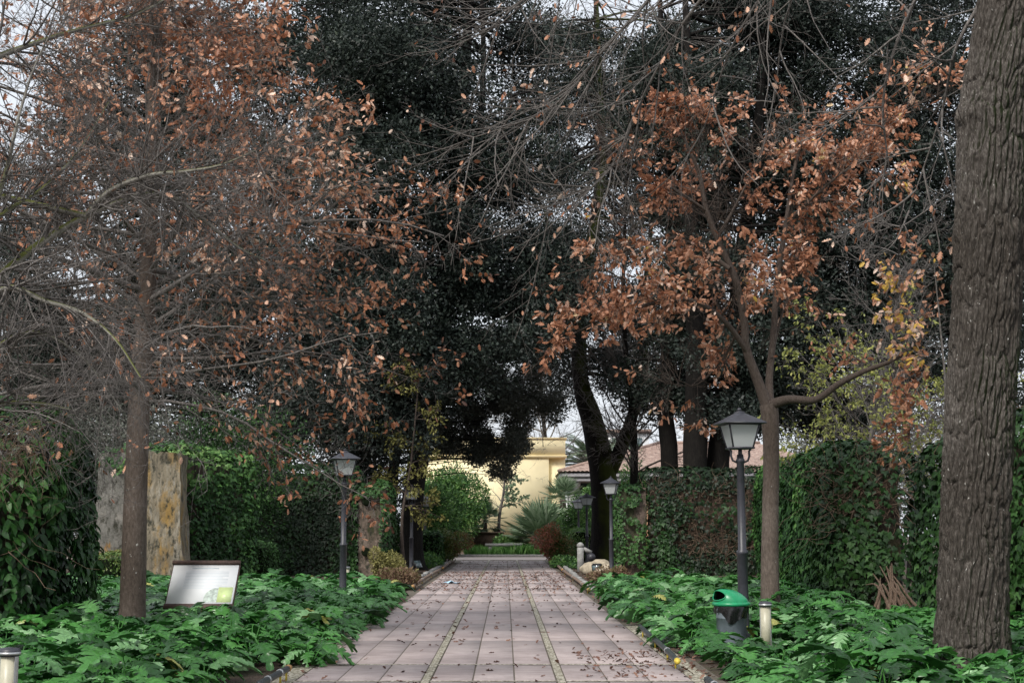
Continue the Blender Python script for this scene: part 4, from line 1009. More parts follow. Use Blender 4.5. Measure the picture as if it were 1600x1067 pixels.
# crumpled blue film on the path
e = edge(706, 912, 0)
nq = 14; V = []
for j in range(nq + 1):
    for k in range(nq + 1):
        u = (k / nq - .5); v = (j / nq - .5); V.append((u * .48 + .04 * math.sin(9 * v), v * .30, .016))
V = np.array(V); V[:, 2] += .16 * np.clip(fbm(V * 9, 5, 3) - .3, 0, 1) * (1 - (2 * np.abs(V[:, 0]) / .6) ** 2) * 1.2
q = [(j * (nq + 1) + k, j * (nq + 1) + k + 1, (j + 1) * (nq + 1) + k + 1, (j + 1) * (nq + 1) + k) for j in range(nq) for k in range(nq)]
o = meshnp('plastic_wrapper', V + np.array((e[0], e[1], 0)), np.array(q), M['film'], None, None, False, origin=(e[0], e[1], 0)); tag(o, 'crumpled pale blue plastic wrapper lying on the path', 'litter')

# ================================================================== ACANTHUS BEDS
def acanthus(name, label, spots, seed):
    rr = random.Random(seed); by = {0: [], 1: [], 2: []}; pol = []
    for (x_, y_, hs_) in spots:
        a0 = rr.uniform(0, 6.28); k = rr.randint(8, 12)
        for i in range(k):
            az = a0 + i * 2.4; el = R(rr.uniform(35, 82)); pl_ = hs_ * rr.uniform(.45, 1.0) * .85
            b_ = Vector((x_, y_, 0)); d = Vector((math.cos(az) * math.cos(el), math.sin(az) * math.cos(el), math.sin(el)))
            tip = b_ + d * pl_; pol.append(([b_, b_ + d * pl_ * .5 + Vector((0, 0, .03)), tip], [.009, .008, .006]))
            el2 = R(rr.uniform(-35, 35)); yv = Vector((math.cos(az) * math.cos(el2), math.sin(az) * math.cos(el2), math.sin(el2)))
            zv = Vector((-math.cos(az) * math.sin(el2), -math.sin(az) * math.sin(el2), math.cos(el2))) + rdir(rr) * .3
            by[rr.randrange(3)].append((tip, yv, zv, rr.choice((rr.uniform(.16, .3), rr.uniform(.26, .42), rr.uniform(.36, .54))) * (.75 + .4 * hs_), rr.random() * .7 + rr.choice((0, 0, .12, .25, .25 if rr.random() < .8 else .4))))
    Vs = []; Fs = []; vr = []; off = 0
    for k, L in by.items():
        if not L: continue
        A = [np.array([tuple(q[i]) for q in L]) for i in (0, 1, 2)]; S = np.array([q[3] for q in L]); vv = np.array([q[4] for q in L])
        V, Fq, kk = inst(TAC[k], A[0], A[1], A[2], S, .9 + .35 * rng.random(len(L))); Vs.append(V); Fs += [f + off for f in Fq]; vr.append(np.repeat(vv, kk)); off += len(V)
    V, Fq = tubes(pol, 3); Vs.append(V); Fs.append(Fq + off); vr.append(np.full(len(V), .7))
    V = np.concatenate(Vs); V[:, 2] = np.maximum(V[:, 2], .02)
    o = meshnp(name, V, Fs, M['acanthus'], None, np.clip(np.concatenate(vr), 0, 1), True); tag(o, label, 'ground cover', kind='stuff'); return o
def bed(xf0, xf1, ya, yb_, step, avoid, hfun, seed):
    rr = random.Random(seed); out = []; y = ya
    while y < yb_:
        x_ = xf0(y)
        while x_ < xf1(y):
            xx = x_ + rr.uniform(-.5, .5) * step; yy = y + rr.uniform(-.5, .5) * step
            if all((xx - a) ** 2 + ((yy - b_) * c) ** 2 > r_ * r_ for a, b_, r_, c in avoid):
                hgt = hfun(xx, yy) 
                if hgt > .2: out.append((xx, yy, hgt * rr.uniform(.8, 1.15)))
            x_ += step
        y += step
    return out
binx = gx(1140, 19.0)
sL = bed(lambda y: max(-12.0, -.36 * y - 1.2) if y > 23.5 or y < 18.6 else -5.9, lambda y: (-3.15 if y < 16.8 else -2.3 if y < 24 else -2.4 - .035 * (y - 24)), 10.4, 35.5, .40,
         [(gx(24, 10.9), 10.6, .55, 1), (gx(318, 20.8), 20.2, .40, 1), (gx(210, 20), 19.7, .3, 1), (gx(543, 35), 34.6, .5, 1)], lambda x, y: (.42 if y < 15 else .50) * (1.1 if x < -3.4 else .9) * (.8 + .45 * math.sin(x * 1.9 + y * .8) ** 2), 1)
acanthus('acanthus_bed', 'dense bed of glossy lobed acanthus leaves left of the path', sL, 3)
sR = bed(lambda y: (2.65 if y < 17 else 2.75 if y < 17.9 else 2.6), lambda y: min(.37 * y + 1.2, 9.0) if y < 20 else 7.0 if y < 26 else 6.0 + .1 * (y - 26), 11.8, 36, .40,
         [(binx - .05, 18.85, .42, 1), (binx - .1, 18.2, .25, 1), (gx(1193, 17.8), 17.5, .38, 1), (gx(1520, 15), 15, .5, 1), (gx(1203, 24), 24, .3, 1), (gx(1159, 19.8), 19.8, .3, 1), (gx(1385, 24), 24.6, 1.0, .6)],
         lambda x, y: (.25 if 13.2 < y < 18.9 and x < 3.75 else .46 if y < 16 else .54) * (.8 if x > 5.5 else 1) * (.85 + .4 * math.sin(x * 1.7 + y * .9) ** 2), 2)
acanthus('acanthus_bed', 'dense bed of glossy lobed acanthus leaves right of the path', sR, 4)

# fallen leaves
def fallen():
    P = []
    for n_, ya, yb_, xa, xb in ((1500, 37, 54, -2.3, 2.2), (160, 30, 38, -2.3, 2.2), (170, 14, 30, -2.2, 2.2), (160, 15.5, 19, .9, 2.3), (260, 56, 74, -2.2, 2.2), (1500, 34, 70, 2.3, 5.0), (1500, 34, 70, -5.2, -2.4), (260, 12, 34, 2.05, 2.7), (200, 12, 34, -2.8, -2.2), (500, 23, 27, 5.4, 8.2)):
        y = rng.uniform(ya, yb_, n_); x = rng.uniform(xa, xb, n_); P.append(np.stack([x, y, np.full(n_, .02)], 1))
    P = np.concatenate(P); n_ = len(P); z = nrm(np.array((0, 0, 1.)) + randdir(n_) * .55); y = randdir(n_)
    y = y - z * (y * z).sum(1, keepdims=True)
    V, Fs, k = inst(TOL, P, y, z, .05 + .055 * rng.random(n_)); V = V.reshape(n_, k, 3); V[:, :, 2] += (.013 - V[:, :, 2].min(1))[:, None]
    o = meshnp('fallen_leaves', V.reshape(-1, 3), Fs, M['fallen'], None, np.repeat(rng.random(n_), k)); tag(o, 'small dry brown leaves scattered over the paved path', 'fallen leaves', kind='stuff')
fallen()

# ================================================================== TREES
def tree(name, label, base, cat='tree', group=None):
    return thing(name, (base[0], base[1], 0), label, cat, group)
def leaf_from_tips(name, tips, n, T, size, mat, parent, r=rnd, spread=.06, varf=None, keep=None, hang=.4, droop=0):
    A = np.array([tuple(a) for a, b_ in tips]); B = np.array([tuple(b_) for a, b_ in tips])
    if keep is not None:
        k = keep(A); A = A[k]; B = B[k]
    i = rng.integers(0, len(A), n); P = A[i] + randdir(n) * spread * rng.random((n, 1)); 
    y = B[i] + randdir(n) * .9 + np.array((0, 0, -hang)); z = randdir(n) + np.array((0, 0, .5))
    v = rng.random(n)
    if varf is not None: v = np.clip(v * .75 + varf(P), 0, 1)
    return leaves(name, T, P, y, z, size * (.6 + .6 * rng.random(n)), M[mat], parent, v)

# --- slim oak on the left
LX, LY = gx(210, 20), 20.0
t = tree('young_oak', 'conical oak full of dry brown leaves on the left, slim smooth trunk in the acanthus', (LX, LY))
tp = [(206, 995, 20, .185), (211, 800, 20, .165), (217, 640, 20, .15), (222, 560, 20, .145), (232, 400, 20, .12), (240, 150, 20, .10), (245, -50, 20, .075), (248, -260, 20, .03)]
pts, rs = pathpx(tp, 30); pts[0] = Vector((LX, LY, -.05)); rs[0] = .23
trunkmesh('trunk', [(pts, rs)], M['barkyoung'], t, 18, .02)
out = []; tips = []
PO = dict(n=[9, 6, 4, 3], wob=[.17, .22, .28, .35], trop=[-.0, -.0, .0, .0], tip=[-.05, -.05, .03, 0], k=[10, 6, 4], t0=[.10, .1, .1], ang=[48, 48, 48], lr=[.40, .5, .52], rr=.5, rmin=.0034, taper=.22, leaflv=1)
envz = [2.7, 3.4, 4.2, 5.5, 7, 9, 10.8, 12]; envr = [1.6, 3.0, 4.1, 4.5, 3.5, 2.3, 1.2, .3]
rt = random.Random(21)
for k in range(98):
    z = 3.4 + 7.8 * (k / 98) ** 1.0; i = min(range(len(pts)), key=lambda q: abs(pts[q].z - z)); p0 = pts[i].copy(); p0.z = z
    az = k * 2.399 + rt.uniform(-.3, .3); el = R(rt.uniform(2, 26)) if z < 7 else R(rt.uniform(20, 45))
    if z < 4.3: el = R(rt.uniform(-14, 10))
    Rr = float(np.interp(z + .6, envz, envr)) * rt.uniform(.8, 1.08)
    grow(out, tips, p0, Vector((math.cos(az) * math.cos(el), math.sin(az) * math.cos(el), math.sin(el))), Rr / math.cos(el) * 1.02, .008 + .0075 * Rr * rt.uniform(.6, 1.3), 0, PO, rt)
V, Fq = tubes(out); meshnp('branches', V, Fq, M['twig'], t)
print('left oak polylines', len(out), len(tips))
leaf_from_tips('crown', tips, 20000, TO, .104, 'oakbrown', t, varf=lambda P: (fbm(P * .8, 3, 2) - .4) * .9 + .03 * (P[:, 2] - 5), keep=lambda A: (rng.random(len(A)) < np.clip(.30 + .14 * (A[:, 2] - 3) + .22 * (A[:, 0] - LX), .12, 1)) & (vnoise(A * 1.3, 8) > .33))

# --- small forked oak on the right
RX, RY = gx(1203, 24), 24.0
t = tree('young_oak', 'forked orange leaved oak on the right, just behind the near lamp', (RX, RY))
limbs = [
 [(1203, 940, 24, .16), (1203, 850, 24, .145), (1205, 720, 24, .135), (1203, 655, 24, .15), (1200, 632, 24, .15)],
 [(1201, 640, 24, .12), (1186, 600, 24, .09), (1166, 545, 23.9, .075), (1163, 505, 23.8, .068), (1150, 440, 23.7, .06), (1124, 380, 23.6, .052), (1104, 330, 23.5, .045), (1092, 270, 23.4, .035), (1068, 215, 23.3, .02), (1052, 180, 23.3, .008)],
 [(1203, 640, 24, .09), (1202, 590, 24.2, .065), (1209, 520, 24.3, .058), (1214, 440, 24.4, .05), (1228, 350, 24.5, .042), (1240, 270, 24.6, .03), (1262, 190, 24.8, .012)],
 [(1200, 634, 24, .10), (1232, 624, 23.8, .075), (1275, 624, 23.6, .062), (1310, 600, 23.4, .055), (1350, 580, 23.2, .045), (1400, 560, 23.0, .03), (1450, 520, 22.8, .012)],
 [(1168, 550, 23.9, .055), (1135, 505, 23.6, .045), (1095, 475, 23.3, .04), (1050, 466, 23.0, .033), (1000, 480, 22.8, .025), (940, 500, 22.6, .016), (870, 535, 22.4, .006)],
 [(1140, 420, 23.6, .04), (1090, 385, 23.8, .033), (1040, 372, 24, .026), (980, 390, 24.2, .018), (925, 420, 24.4, .008)],
 [(1104, 330, 23.5, .03), (1060, 300, 23.2, .024), (1010, 270, 23.0, .014), (985, 240, 22.9, .006)],
 [(1120, 372, 23.6, .03), (1150, 320, 23.9, .024), (1180, 260, 24.1, .016), (1200, 210, 24.3, .007)],
 [(1228, 350, 24.5, .03), (1280, 300, 24.2, .022), (1330, 260, 24.0, .015), (1372, 240, 23.8, .008)],
 [(1216, 430, 24.4, .03), (1250, 400, 24.8, .02), (1290, 300, 25.0, .012), (1340, 215, 25.0, .01), (1400, 180, 25, .008), (1465, 150, 25, .005)],
 [(1160, 500, 23.8, .028), (1130, 560, 24.2, .02), (1090, 600, 24.4, .01), (1050, 600, 24.5, .006)],
 [(1205, 560, 24.2, .028), (1225, 480, 24.6, .018), (1250, 420, 24.8, .008)],
]
polys = []; lim = []
for L in limbs:
    a, b_ = pathpx(L, 4 * (len(L) - 1)); lim.append((a, b_))
lim[0][0][0] = Vector((RX, RY, -.05)); lim[0][1][0] = .2
trunkmesh('trunk', lim[:1], M['barkyoung'], t, 18, .02)
PR = dict(n=[6, 4, 3], wob=[.2, .28, .3], trop=[.01, 0, 0], tip=[.0, 0, 0], k=[6, 4], t0=[.1, .1], ang=[50, 45], lr=[.5, .5], rr=.55, rmin=.0035, taper=.3, leaflv=1)
out = []; tips = []; rt = random.Random(5)
trunkmesh('limbs', lim[1:], M['twigdark'], t, 8, .008)
for li, (a, b_) in enumerate(lim[1:], 1):
    n = len(a); dens = 2.0 if li not in (3,) else .6
    for i in range(n):
        f = i / n
        if li in (1, 2) and f < .35: continue
        if li in (3,) and f < .5: continue
        if f < .12: continue
        for c in range(rt.choice((1, 2, 2, 3) if dens > 1 else (0, 1, 1))):
            d = (rdir(rt) + (a[min(i + 1, n - 1)] - a[max(i - 1, 0)]).normalized() * .7 + Vector((0, 0, .15))).normalized()
            grow(out, tips if li != 3 else tips, a[i], d, rt.uniform(.45, 1.15), .009, 0, PR, rt)
V, Fq = tubes(out); meshnp('twigs', V, Fq, M['twigdark'], t)
print('right oak', len(out), len(tips))
leaf_from_tips('crown', tips, 9300, TO, .115, 'oakorange', t, varf=lambda P: (fbm(P * 1.2, 13, 2) - .45) * .8 + .06, keep=lambda A: (vnoise(A * 1.6, 18) > .44) & ((A[:, 0] < gx(1300, 24)) | (rng.random(len(A)) < .55) | (A[:, 2] > 7)))
out = []; tp_ = []
for k in range(20):
    grow(out, tp_, W(1455 + rt.uniform(-25, 20), rt.uniform(400, 560) if k < 6 else rt.uniform(540, 690), 22.6), Vector((rt.uniform(-1, -.2), 0, rt.uniform(-.3, .5))).normalized(), .7, .006, 0, PR, rt)
yl = tree('maple_sapling', 'thin twigs with few yellow and brown leaves just left of the big trunk', (W(1470, 827, 22.4).x, 22.4))
zt = W(1458, 400, 22.5)
out.append((spline([Vector((W(1470, 827, 22.4).x, 22.4, 0)), W(1478, 640, 22.5), W(1470, 520, 22.6), zt], 12), [.03 * (1 - .06 * i) for i in range(13)]))
V, Fq = tubes(out); meshnp('trunk', V, Fq, M['twig'], yl)
leaf_from_tips('crown', tp_, 560, TO, .13, 'oakorange', yl, varf=lambda P: .5 * (P[:, 2] > 4.2) * (P[:, 2] < 6))

# --- big furrowed trunk
BY = 15.0; BX = gx(1517, BY)
t = tree('large_oak', 'huge furrowed grey trunk at the right edge with bare twigs arching over the path', (BX, BY))
cl = [(1517, 1040, 15, .40), (1519, 950, 15, .375), (1524, 800, 15, .37), (1532, 640, 15, .375), (1540, 500, 15, .375), (1548, 330, 15, .385), (1553, 180, 15, .39), (1570, 60, 15, .375), (1586, -60, 15, .36), (1610, -300, 15, .32), (1600, -560, 15, .26), (1610, -800, 15, .12)]
pts, rs = pathpx(cl, 60); pts[0] = Vector((BX, BY, -.05)); rs[0] = .50; rs[1] += .02
nz_, na = 900, 300
zz = np.linspace(0, 1, nz_) * 60; P = np.array([tuple(p) for p in pts]); i0 = np.minimum(zz.astype(int), 59); fz = (zz - i0)[:, None]
C = P[i0] * (1 - fz) + P[i0 + 1] * fz; RR = np.array(rs)[i0] * (1 - fz[:, 0]) + np.array(rs)[i0 + 1] * fz[:, 0]
aa = np.arange(na) * 2 * math.pi / na
A2, Z2 = np.meshgrid(aa, C[:, 2]); Rg = np.repeat(RR[:, None], na, 1)
# ridged bark: stretched cell pattern wrapping the trunk
def worley(u, v, seed):
    iu = np.floor(u).astype(int); iv = np.floor(v).astype(int); d1 = np.full(u.shape, 9.); d2 = np.full(u.shape, 9.)
    NU = 38
    for du in (-1, 0, 1):
        for dv in (-1, 0, 1):
            cu = iu + du; cv = iv + dv; h = ((cu % NU) * 7349 + cv * 9151 + seed * 77) * 2654435761 % 4294967296; h2 = (h * 40503 + 12345) % 4294967296
            pu = cu + (h % 1000) / 1000; pv = cv + (h2 % 1000) / 1000
            d = (u - pu) ** 2 + (v - pv) ** 2
            n1 = np.minimum(d1, d); d2 = np.minimum(np.maximum(d1, d), d2); d1 = n1
    return np.sqrt(d2) - np.sqrt(d1)
wv = (fbm(np.stack([np.cos(A2).ravel() * 1.5, np.sin(A2).ravel() * 1.5, Z2.ravel() * 1.5], 1), 4, 3) - .5).reshape(A2.shape)
e1 = worley(A2 / (2 * math.pi) * 38 + 2.2 * wv, Z2 * 2.3 + wv * 2, 3)
e2 = worley(A2 / (2 * math.pi) * 38 + 17, Z2 * 8 + wv * 6, 9)
fine = (fbm(np.stack([np.cos(A2).ravel() * 9, np.sin(A2).ravel() * 9, Z2.ravel() * 9], 1), 6, 3) - .5).reshape(A2.shape)
fine2 = (fbm(np.stack([np.cos(A2).ravel() * 26, np.sin(A2).ravel() * 26, Z2.ravel() * 16], 1), 16, 2) - .5).reshape(A2.shape)
rad = Rg + .042 * np.clip(e1 * 3.2, 0, 1) ** .7 + .014 * np.clip(e2 * 3, 0, 1) * np.clip(e1 * 3, 0, 1) + .022 * fine2 + .03 * wv - .035
# collar scar
sc_ = np.exp(-((Z2 - Zat(180, 15)) / .12) ** 2) * np.exp(-(((A2 - R(200) + math.pi) % (2 * math.pi) - math.pi) / .8) ** 2); rad = rad + .07 * sc_
sc2 = np.exp(-((Z2 - Zat(372, 15)) / .10) ** 2); rad = (rad + .018 * sc2) * .93 + .11 * np.exp(-np.maximum(Z2, 0) / .22) * (1 + .5 * np.cos(A2 * 5 + 1)) / 1.2
for az_, zk_, rk_ in ((5.3, 3.9, .07), (3.9, 5.6, .05)):
    rr_ = np.sqrt((((A2 - az_ + math.pi) % (2 * math.pi) - math.pi) * .36) ** 2 + (Z2 - zk_) ** 2) / rk_
    rad = rad + .025 * np.exp(-(rr_ - .6) ** 2 * 2 + .6 * fine)
V = np.stack([C[:, 0][:, None] + rad * np.cos(A2), C[:, 1][:, None] + rad * np.sin(A2), np.repeat(C[:, 2][:, None], na, 1)], -1).reshape(-1, 3)
jj, kk = np.meshgrid(np.arange(nz_ - 1), np.arange(na), indexing='ij')
q = np.stack([jj * na + kk, jj * na + (kk + 1) % na, (jj + 1) * na + (kk + 1) % na, (jj + 1) * na + kk], -1).reshape(-1, 4)
meshnp('trunk', V, q, M['barkbig'], t, None, False)
# overhead bare limbs and hanging twigs
out = []; tips = []; rt = random.Random(17)
PB = dict(n=[10, 7, 5, 3], wob=[.08, .12, .16, .2], trop=[-.03, -.035, -.01, .0], tip=[.0, .10, .10, .05], k=[8, 5, 3], t0=[.1, .1, .1], ang=[36, 38, 40], lr=[.5, .55, .5], rr=.6, rmin=.0038, taper=.3, leaflv=0)
heavy = []
for (z0, ends, r_) in ((9.2, [(1300, -190, 17), (1080, -60, 18.5), (960, 60, 20), (860, 170, 21), (740, 215, 22)], .045),
                       (9.8, [(1260, -240, 17), (1050, -140, 19), (900, -60, 20.5), (780, 40, 21.5)], .048),
                       (9.4, [(1330, -150, 18), (1130, -40, 19), (1020, 120, 20), (950, 270, 21), (860, 330, 22)], .042),
                       (9.0, [(1400, -150, 17), (1240, -60, 18), (1150, 60, 19), (1100, 200, 20)], .04),
                       (10.4, [(1440, -260, 17), (1300, -120, 19), (1230, 20, 21), (1210, 160, 22)], .04),
                       (8.4, [(1480, -60, 15.2), (1420, 20, 15.6), (1380, 150, 16.0), (1390, 270, 16.4)], .04),
                       (8.0, [(1500, 60, 15.2), (1470, 180, 15.8), (1420, 330, 16.2)], .03)):
    i = min(range(len(pts)), key=lambda q_: abs(pts[q_].z - z0)); pl_ = spline([pts[i]] + [W(*e_) for e_ in ends], 14)
    heavy.append((pl_, [r_ * (1 - .8 * k / 14) for k in range(15)]))
    for k in range(3, 15):
        for c in range((4 if k > 5 else 2) if 9.1 < z0 < 10 else 1):
            d = Vector((rt.uniform(-1, .25), rt.uniform(-.6, .5), rt.uniform(-.9, .25))).normalized()
            grow(out, tips, pl_[k], d, rt.uniform(1.0, 2.3) * (1 if z0 > 8.5 else .6), .014, 1, PB, rt)
V, Fq = tubes(heavy); meshnp('limbs', V, Fq, M['twig'], t)
V, Fq = tubes(out); meshnp('twigs', V, Fq, M['twig'], t)
print('big oak twigs', len(out), len(tips))
leaf_from_tips('dry_leaves', tips, 420, TO, .11, 'oakbrown', t, hang=1.2)

# --- pale bare tree leaning in from the left
t = tree('bare_tree', 'leafless tree outside the left edge with pale grey branches crossing the near oak', (-5.6, 12.0))
tr_ = spline([(-5.6, 12, -.05), (-5.5, 12, 1.5), (-5.35, 12, 3.2), (-5.3, 12.1, 5), (-5.4, 12.2, 7), (-5.3, 12.2, 9.5)], 20); rs_ = [.17 * (1 - .035 * k) for k in range(21)]
trunkmesh('trunk', [(tr_, rs_)], M['barkyoung'], t, 12, .02)
bl = [[(-40, 470, 12.2, .045), (50, 390, 12.4, .036), (150, 330, 12.6, .03), (250, 303, 12.8, .024), (310, 338, 13, .02), (370, 385, 13.2, .014), (420, 410, 13.4, .006)],
      [(135, 338, 12.55, .028), (170, 300, 12.4, .024), (230, 275, 12.2, .02), (290, 268, 12, .015), (345, 258, 11.8, .01), (400, 235, 11.6, .005)],
      [(-60, 430, 12, .04), (0, 300, 12, .022), (30, 180, 12, .014), (60, 90, 12, .008), (100, 20, 12, .004)],
      [(-60, 500, 12, .04), (10, 450, 11.7, .026), (70, 470, 11.5, .02), (130, 490, 11.4, .016), (180, 530, 11.2, .01), (220, 590, 11, .006)],
      [(-60, 600, 12, .04), (0, 540, 11.8, .026), (60, 520, 11.9, .016), (130, 560, 12, .01), (190, 640, 12, .005)],
      [(-60, 660, 12, .035), (0, 632, 12, .022), (60, 630, 12, .014), (110, 640, 12, .008)],
      [(-50, 110, 12, .04), (20, 80, 12.2, .026), (110, 50, 12.4, .018), (220, 20, 12.6, .012), (300, -30, 12.6, .006)],
      [(-50, 380, 12, .03), (10, 330, 12.2, .022), (60, 300, 12.5, .016), (120, 240, 12.6, .01), (170, 160, 12.8, .005)]]
hv = []; out = []; tips = []; rt = random.Random(31)
PL = dict(n=[7, 5, 3], wob=[.14, .2, .25], trop=[.0, 0, 0], tip=[-.02, 0, 0], k=[6, 4], t0=[.1, .1], ang=[48, 45], lr=[.5, .5], rr=.55, rmin=.0024, taper=.25, leaflv=0)
for L in bl:
    a, b_ = pathpx(L, 5 * (len(L) - 1)); st_ = min(tr_, key=lambda q_: (q_ - a[0]).length)
    hv.append(([st_, st_.lerp(a[0], .5) + Vector((0, 0, .08))] + a, [b_[0] * 1.2, b_[0] * 1.1] + b_))
    for i in range(2, len(a)):
        for c in range(rt.choice((2, 2, 3))):
            d = (rdir(rt) + (a[i] - a[i - 1]).normalized() * .8).normalized(); grow(out, tips, a[i], d, rt.uniform(.4, 1.3), max(.004, b_[i] * .5), 0, PL, rt)
trunkmesh('limbs', hv, M['twigpale'], t, 8, .006)
V, Fq = tubes(out); meshnp('twigs', V, Fq, M['twig'], t)
leaf_from_tips('dry_leaves', tips, 150, TO, .07, 'oakbrown', t)
print('bare tree', len(out))

# --- evergreen trees of the background
def evergreen(label, base, trunk, clumps, leafn, size=.155, leafm='holm', barkm='barkdark', seed=1, extra=[], name='holm_oak', dj=3.5, cr=(.9, 1.9), limbr=.07, varf=None, T=TD, group='holm oaks behind the walls', varoff=0, gap=.33):
    """trunk: px polyline with radii; clumps: (px, py, rx px, ry px, count, Y) fields where foliage masses grow"""
    leafn = int(leafn * 1.55); rr = random.Random(seed); t = tree(name, label, base, group=group)
    tr0 = []
    for L in [trunk] + extra:
        a, b_ = pathpx(L, 5 * (len(L) - 1)); tr0.append((a, b_))
    a0 = tr0[0][0]; a0[0] = Vector((base[0], base[1], -.05)); tr0[0][1][0] *= 1.35; tr0[0][1][1] *= 1.12
    trunkmesh('trunk', tr0, M[barkm], t, 14, .12, 1.6)
    nodes = [(p, r_) for a, b_ in tr0 for p, r_ in zip(a, b_)]
    cs = []; polys = []
    for px, py, rx, ry, cnt, Y in clumps:
        for k in range(cnt):
            while True:
                u, v = rr.uniform(-1, 1), rr.uniform(-1, 1)
                if u * u + v * v < 1: break
            yy = Y + rr.uniform(-dj, dj); c = W(px + u * rx, py + v * ry, yy)
            if c.z < 1.2: continue
            r_ = rr.uniform(*cr); cs.append((c.x, c.y, c.z, r_, r_ * rr.uniform(.55, .9)))
            cand = [q for q in nodes if q[0].z < c.z + .5] or nodes[:3]
            q = min(cand, key=lambda q_: (q_[0] - c).length + .3 * max(0, c.z - q_[0].z)); m = q[0].lerp(c, .5) + Vector((0, 0, .25)) + rdir(rr) * .5
            L0 = min(limbr, q[1] * .6) + .01; pl_ = spline([q[0], m, c], 6); polys.append((pl_, [L0 * (1 - .13 * i) for i in range(7)]))
    C = np.array(cs); w = C[:, 3] ** 2 * C[:, 4]; idx = rng.choice(len(C), leafn, p=w / w.sum()); D = randdir(leafn); D[:, 2] = D[:, 2] * .9 + .05
    sub = vnoise(C[idx, :3] * 3 + D * 2.6, seed)
    r_ = rng.random(leafn) ** .42 * (.62 + .75 * sub)
    P = C[idx, :3] + D * r_[:, None] * np.stack([C[idx, 3], C[idx, 3], C[idx, 4]], 1)
    kp = (vnoise(P * .9, seed + 40) * .55 + vnoise(P * 2.3, seed + 50) * .45) > gap
    P = P[kp]; D = D[kp]; leafn = len(P)
    v = rng.random(leafn) * .7 + (fbm(P * .6, seed + 3, 3) - .42) * 1.1 + varoff
    P[:, 2] = np.maximum(P[:, 2], .3)
    leaves('crown', T, P, D + randdir(leafn) * 1.1, D * .6 + randdir(leafn) + np.array((0, 0, .5)), size * (.6 + .8 * rng.random(leafn)), M[leafm], t, v)
    # twiglets inside the foliage
    V, Fq = tubes(polys, 5); meshnp('branches', V, Fq, M[barkm], t)
    return t
evergreen('huge dark holm oak left of the path, its trunk behind a lamp', tuple(G(645, 57))[:2],
          [(645, 900, 57, .50), (643, 820, 57, .45), (650, 740, 57, .42), (668, 640, 57, .40), (690, 500, 57, .36), (705, 380, 57, .32), (715, 250, 57, .27), (728, 100, 57, .22), (735, -60, 57, .15)],
          [(610, 130, 120, 110, 50, 55), (560, 250, 90, 120, 26, 54), (800, 455, 85, 105, 28, 57), (690, 540, 100, 80, 28, 56), (590, 560, 110, 110, 34, 55), (560, 670, 90, 40, 16, 55), (520, 420, 110, 100, 26, 56), (760, 330, 70, 80, 9, 58), (760, 60, 90, 90, 10, 60), (640, 380, 90, 80, 22, 57), (500, 40, 70, 70, 13, 58), (640, -60, 160, 60, 16, 56), (870, 480, 50, 90, 9, 58), (850, 250, 60, 120, 8, 59), (700, 250, 60, 100, 12, 58), (560, 620, 120, 60, 16, 54), (800, 250, 60, 100, 10, 60), (830, 100, 60, 90, 10, 60), (700, 430, 80, 70, 10, 58)], 250000, seed=1,
          extra=[[(700, 420, 57, .2), (735, 300, 56, .16), (752, 180, 56, .13), (755, 60, 56, .10), (750, -40, 56, .06)], [(680, 560, 57, .16), (640, 460, 56, .12), (600, 350, 55, .09), (590, 200, 55, .05)], [(712, 300, 57, .15), (770, 260, 57, .12), (800, 150, 57, .08)]])
evergreen('grey green tree hanging over the end of the path', tuple(G(610, 66))[:2],
          [(600, 900, 66, .30), (610, 780, 66, .28), (630, 640, 66, .25), (670, 545, 66, .2), (740, 520, 66, .12), (800, 560, 66, .06)],
          [(760, 620, 60, 45, 34, 66), (715, 655, 60, 30, 26, 66), (800, 650, 28, 40, 22, 65), (806, 700, 12, 26, 12, 65), (780, 560, 50, 40, 16, 66), (660, 650, 50, 30, 16, 66), (735, 688, 45, 18, 14, 66), (784, 716, 9, 30, 8, 66), (762, 702, 9, 20, 6, 66), (742, 708, 8, 18, 5, 66), (690, 692, 40, 16, 10, 66), (640, 600, 60, 50, 14, 64), (700, 590, 60, 40, 14, 64), (830, 610, 20, 40, 6, 66), (842, 590, 22, 60, 12, 66), (858, 630, 14, 30, 6, 66)], 70000, .12, 'holm_olive', gap=.38, seed=3, dj=2, limbr=.022, cr=(.28, .75), name='overhanging_tree', T=TD, group=None)
evergreen('mossy forked holm oak right of the path end, rocks at its foot', tuple(G(945, 70))[:2],
          [(944, 880, 70, .70), (944, 800, 70, .64), (942, 740, 70, .66), (926, 660, 70, .56), (908, 600, 70, .42), (905, 520, 70, .36), (915, 430, 70, .32), (930, 340, 70, .28), (940, 250, 70, .25), (935, 120, 70, .2), (930, -30, 70, .1)],
          [(900, 300, 90, 120, 14, 74), (1000, 60, 80, 80, 10, 74), (930, 560, 70, 45, 9, 72), (860, 540, 30, 40, 4, 72), (1000, 600, 50, 50, 8, 73), (880, 400, 50, 60, 5, 72), (980, 420, 40, 60, 7, 72), (900, 90, 80, 80, 18, 72), (1000, 180, 50, 80, 8, 72), (872, 590, 28, 40, 5, 74), (940, 450, 70, 60, 9, 74), (880, 200, 70, 120, 16, 75), (960, 330, 50, 80, 13, 75), (860, 420, 50, 90, 10, 75), (990, 520, 50, 60, 7, 74)], 115000, .14, 'holm', 'barkmoss', seed=5,
          extra=[[(955, 735, 70, .36), (978, 680, 69.5, .32), (996, 620, 69.3, .27), (1006, 540, 69, .22), (1010, 440, 69, .16), (1020, 330, 69, .08)], [(912, 480, 70, .2), (880, 430, 70, .15), (865, 380, 70, .09), (850, 330, 70, .05)], [(938, 280, 70, .16), (965, 200, 70, .12), (980, 100, 70, .08)]], dj=3)
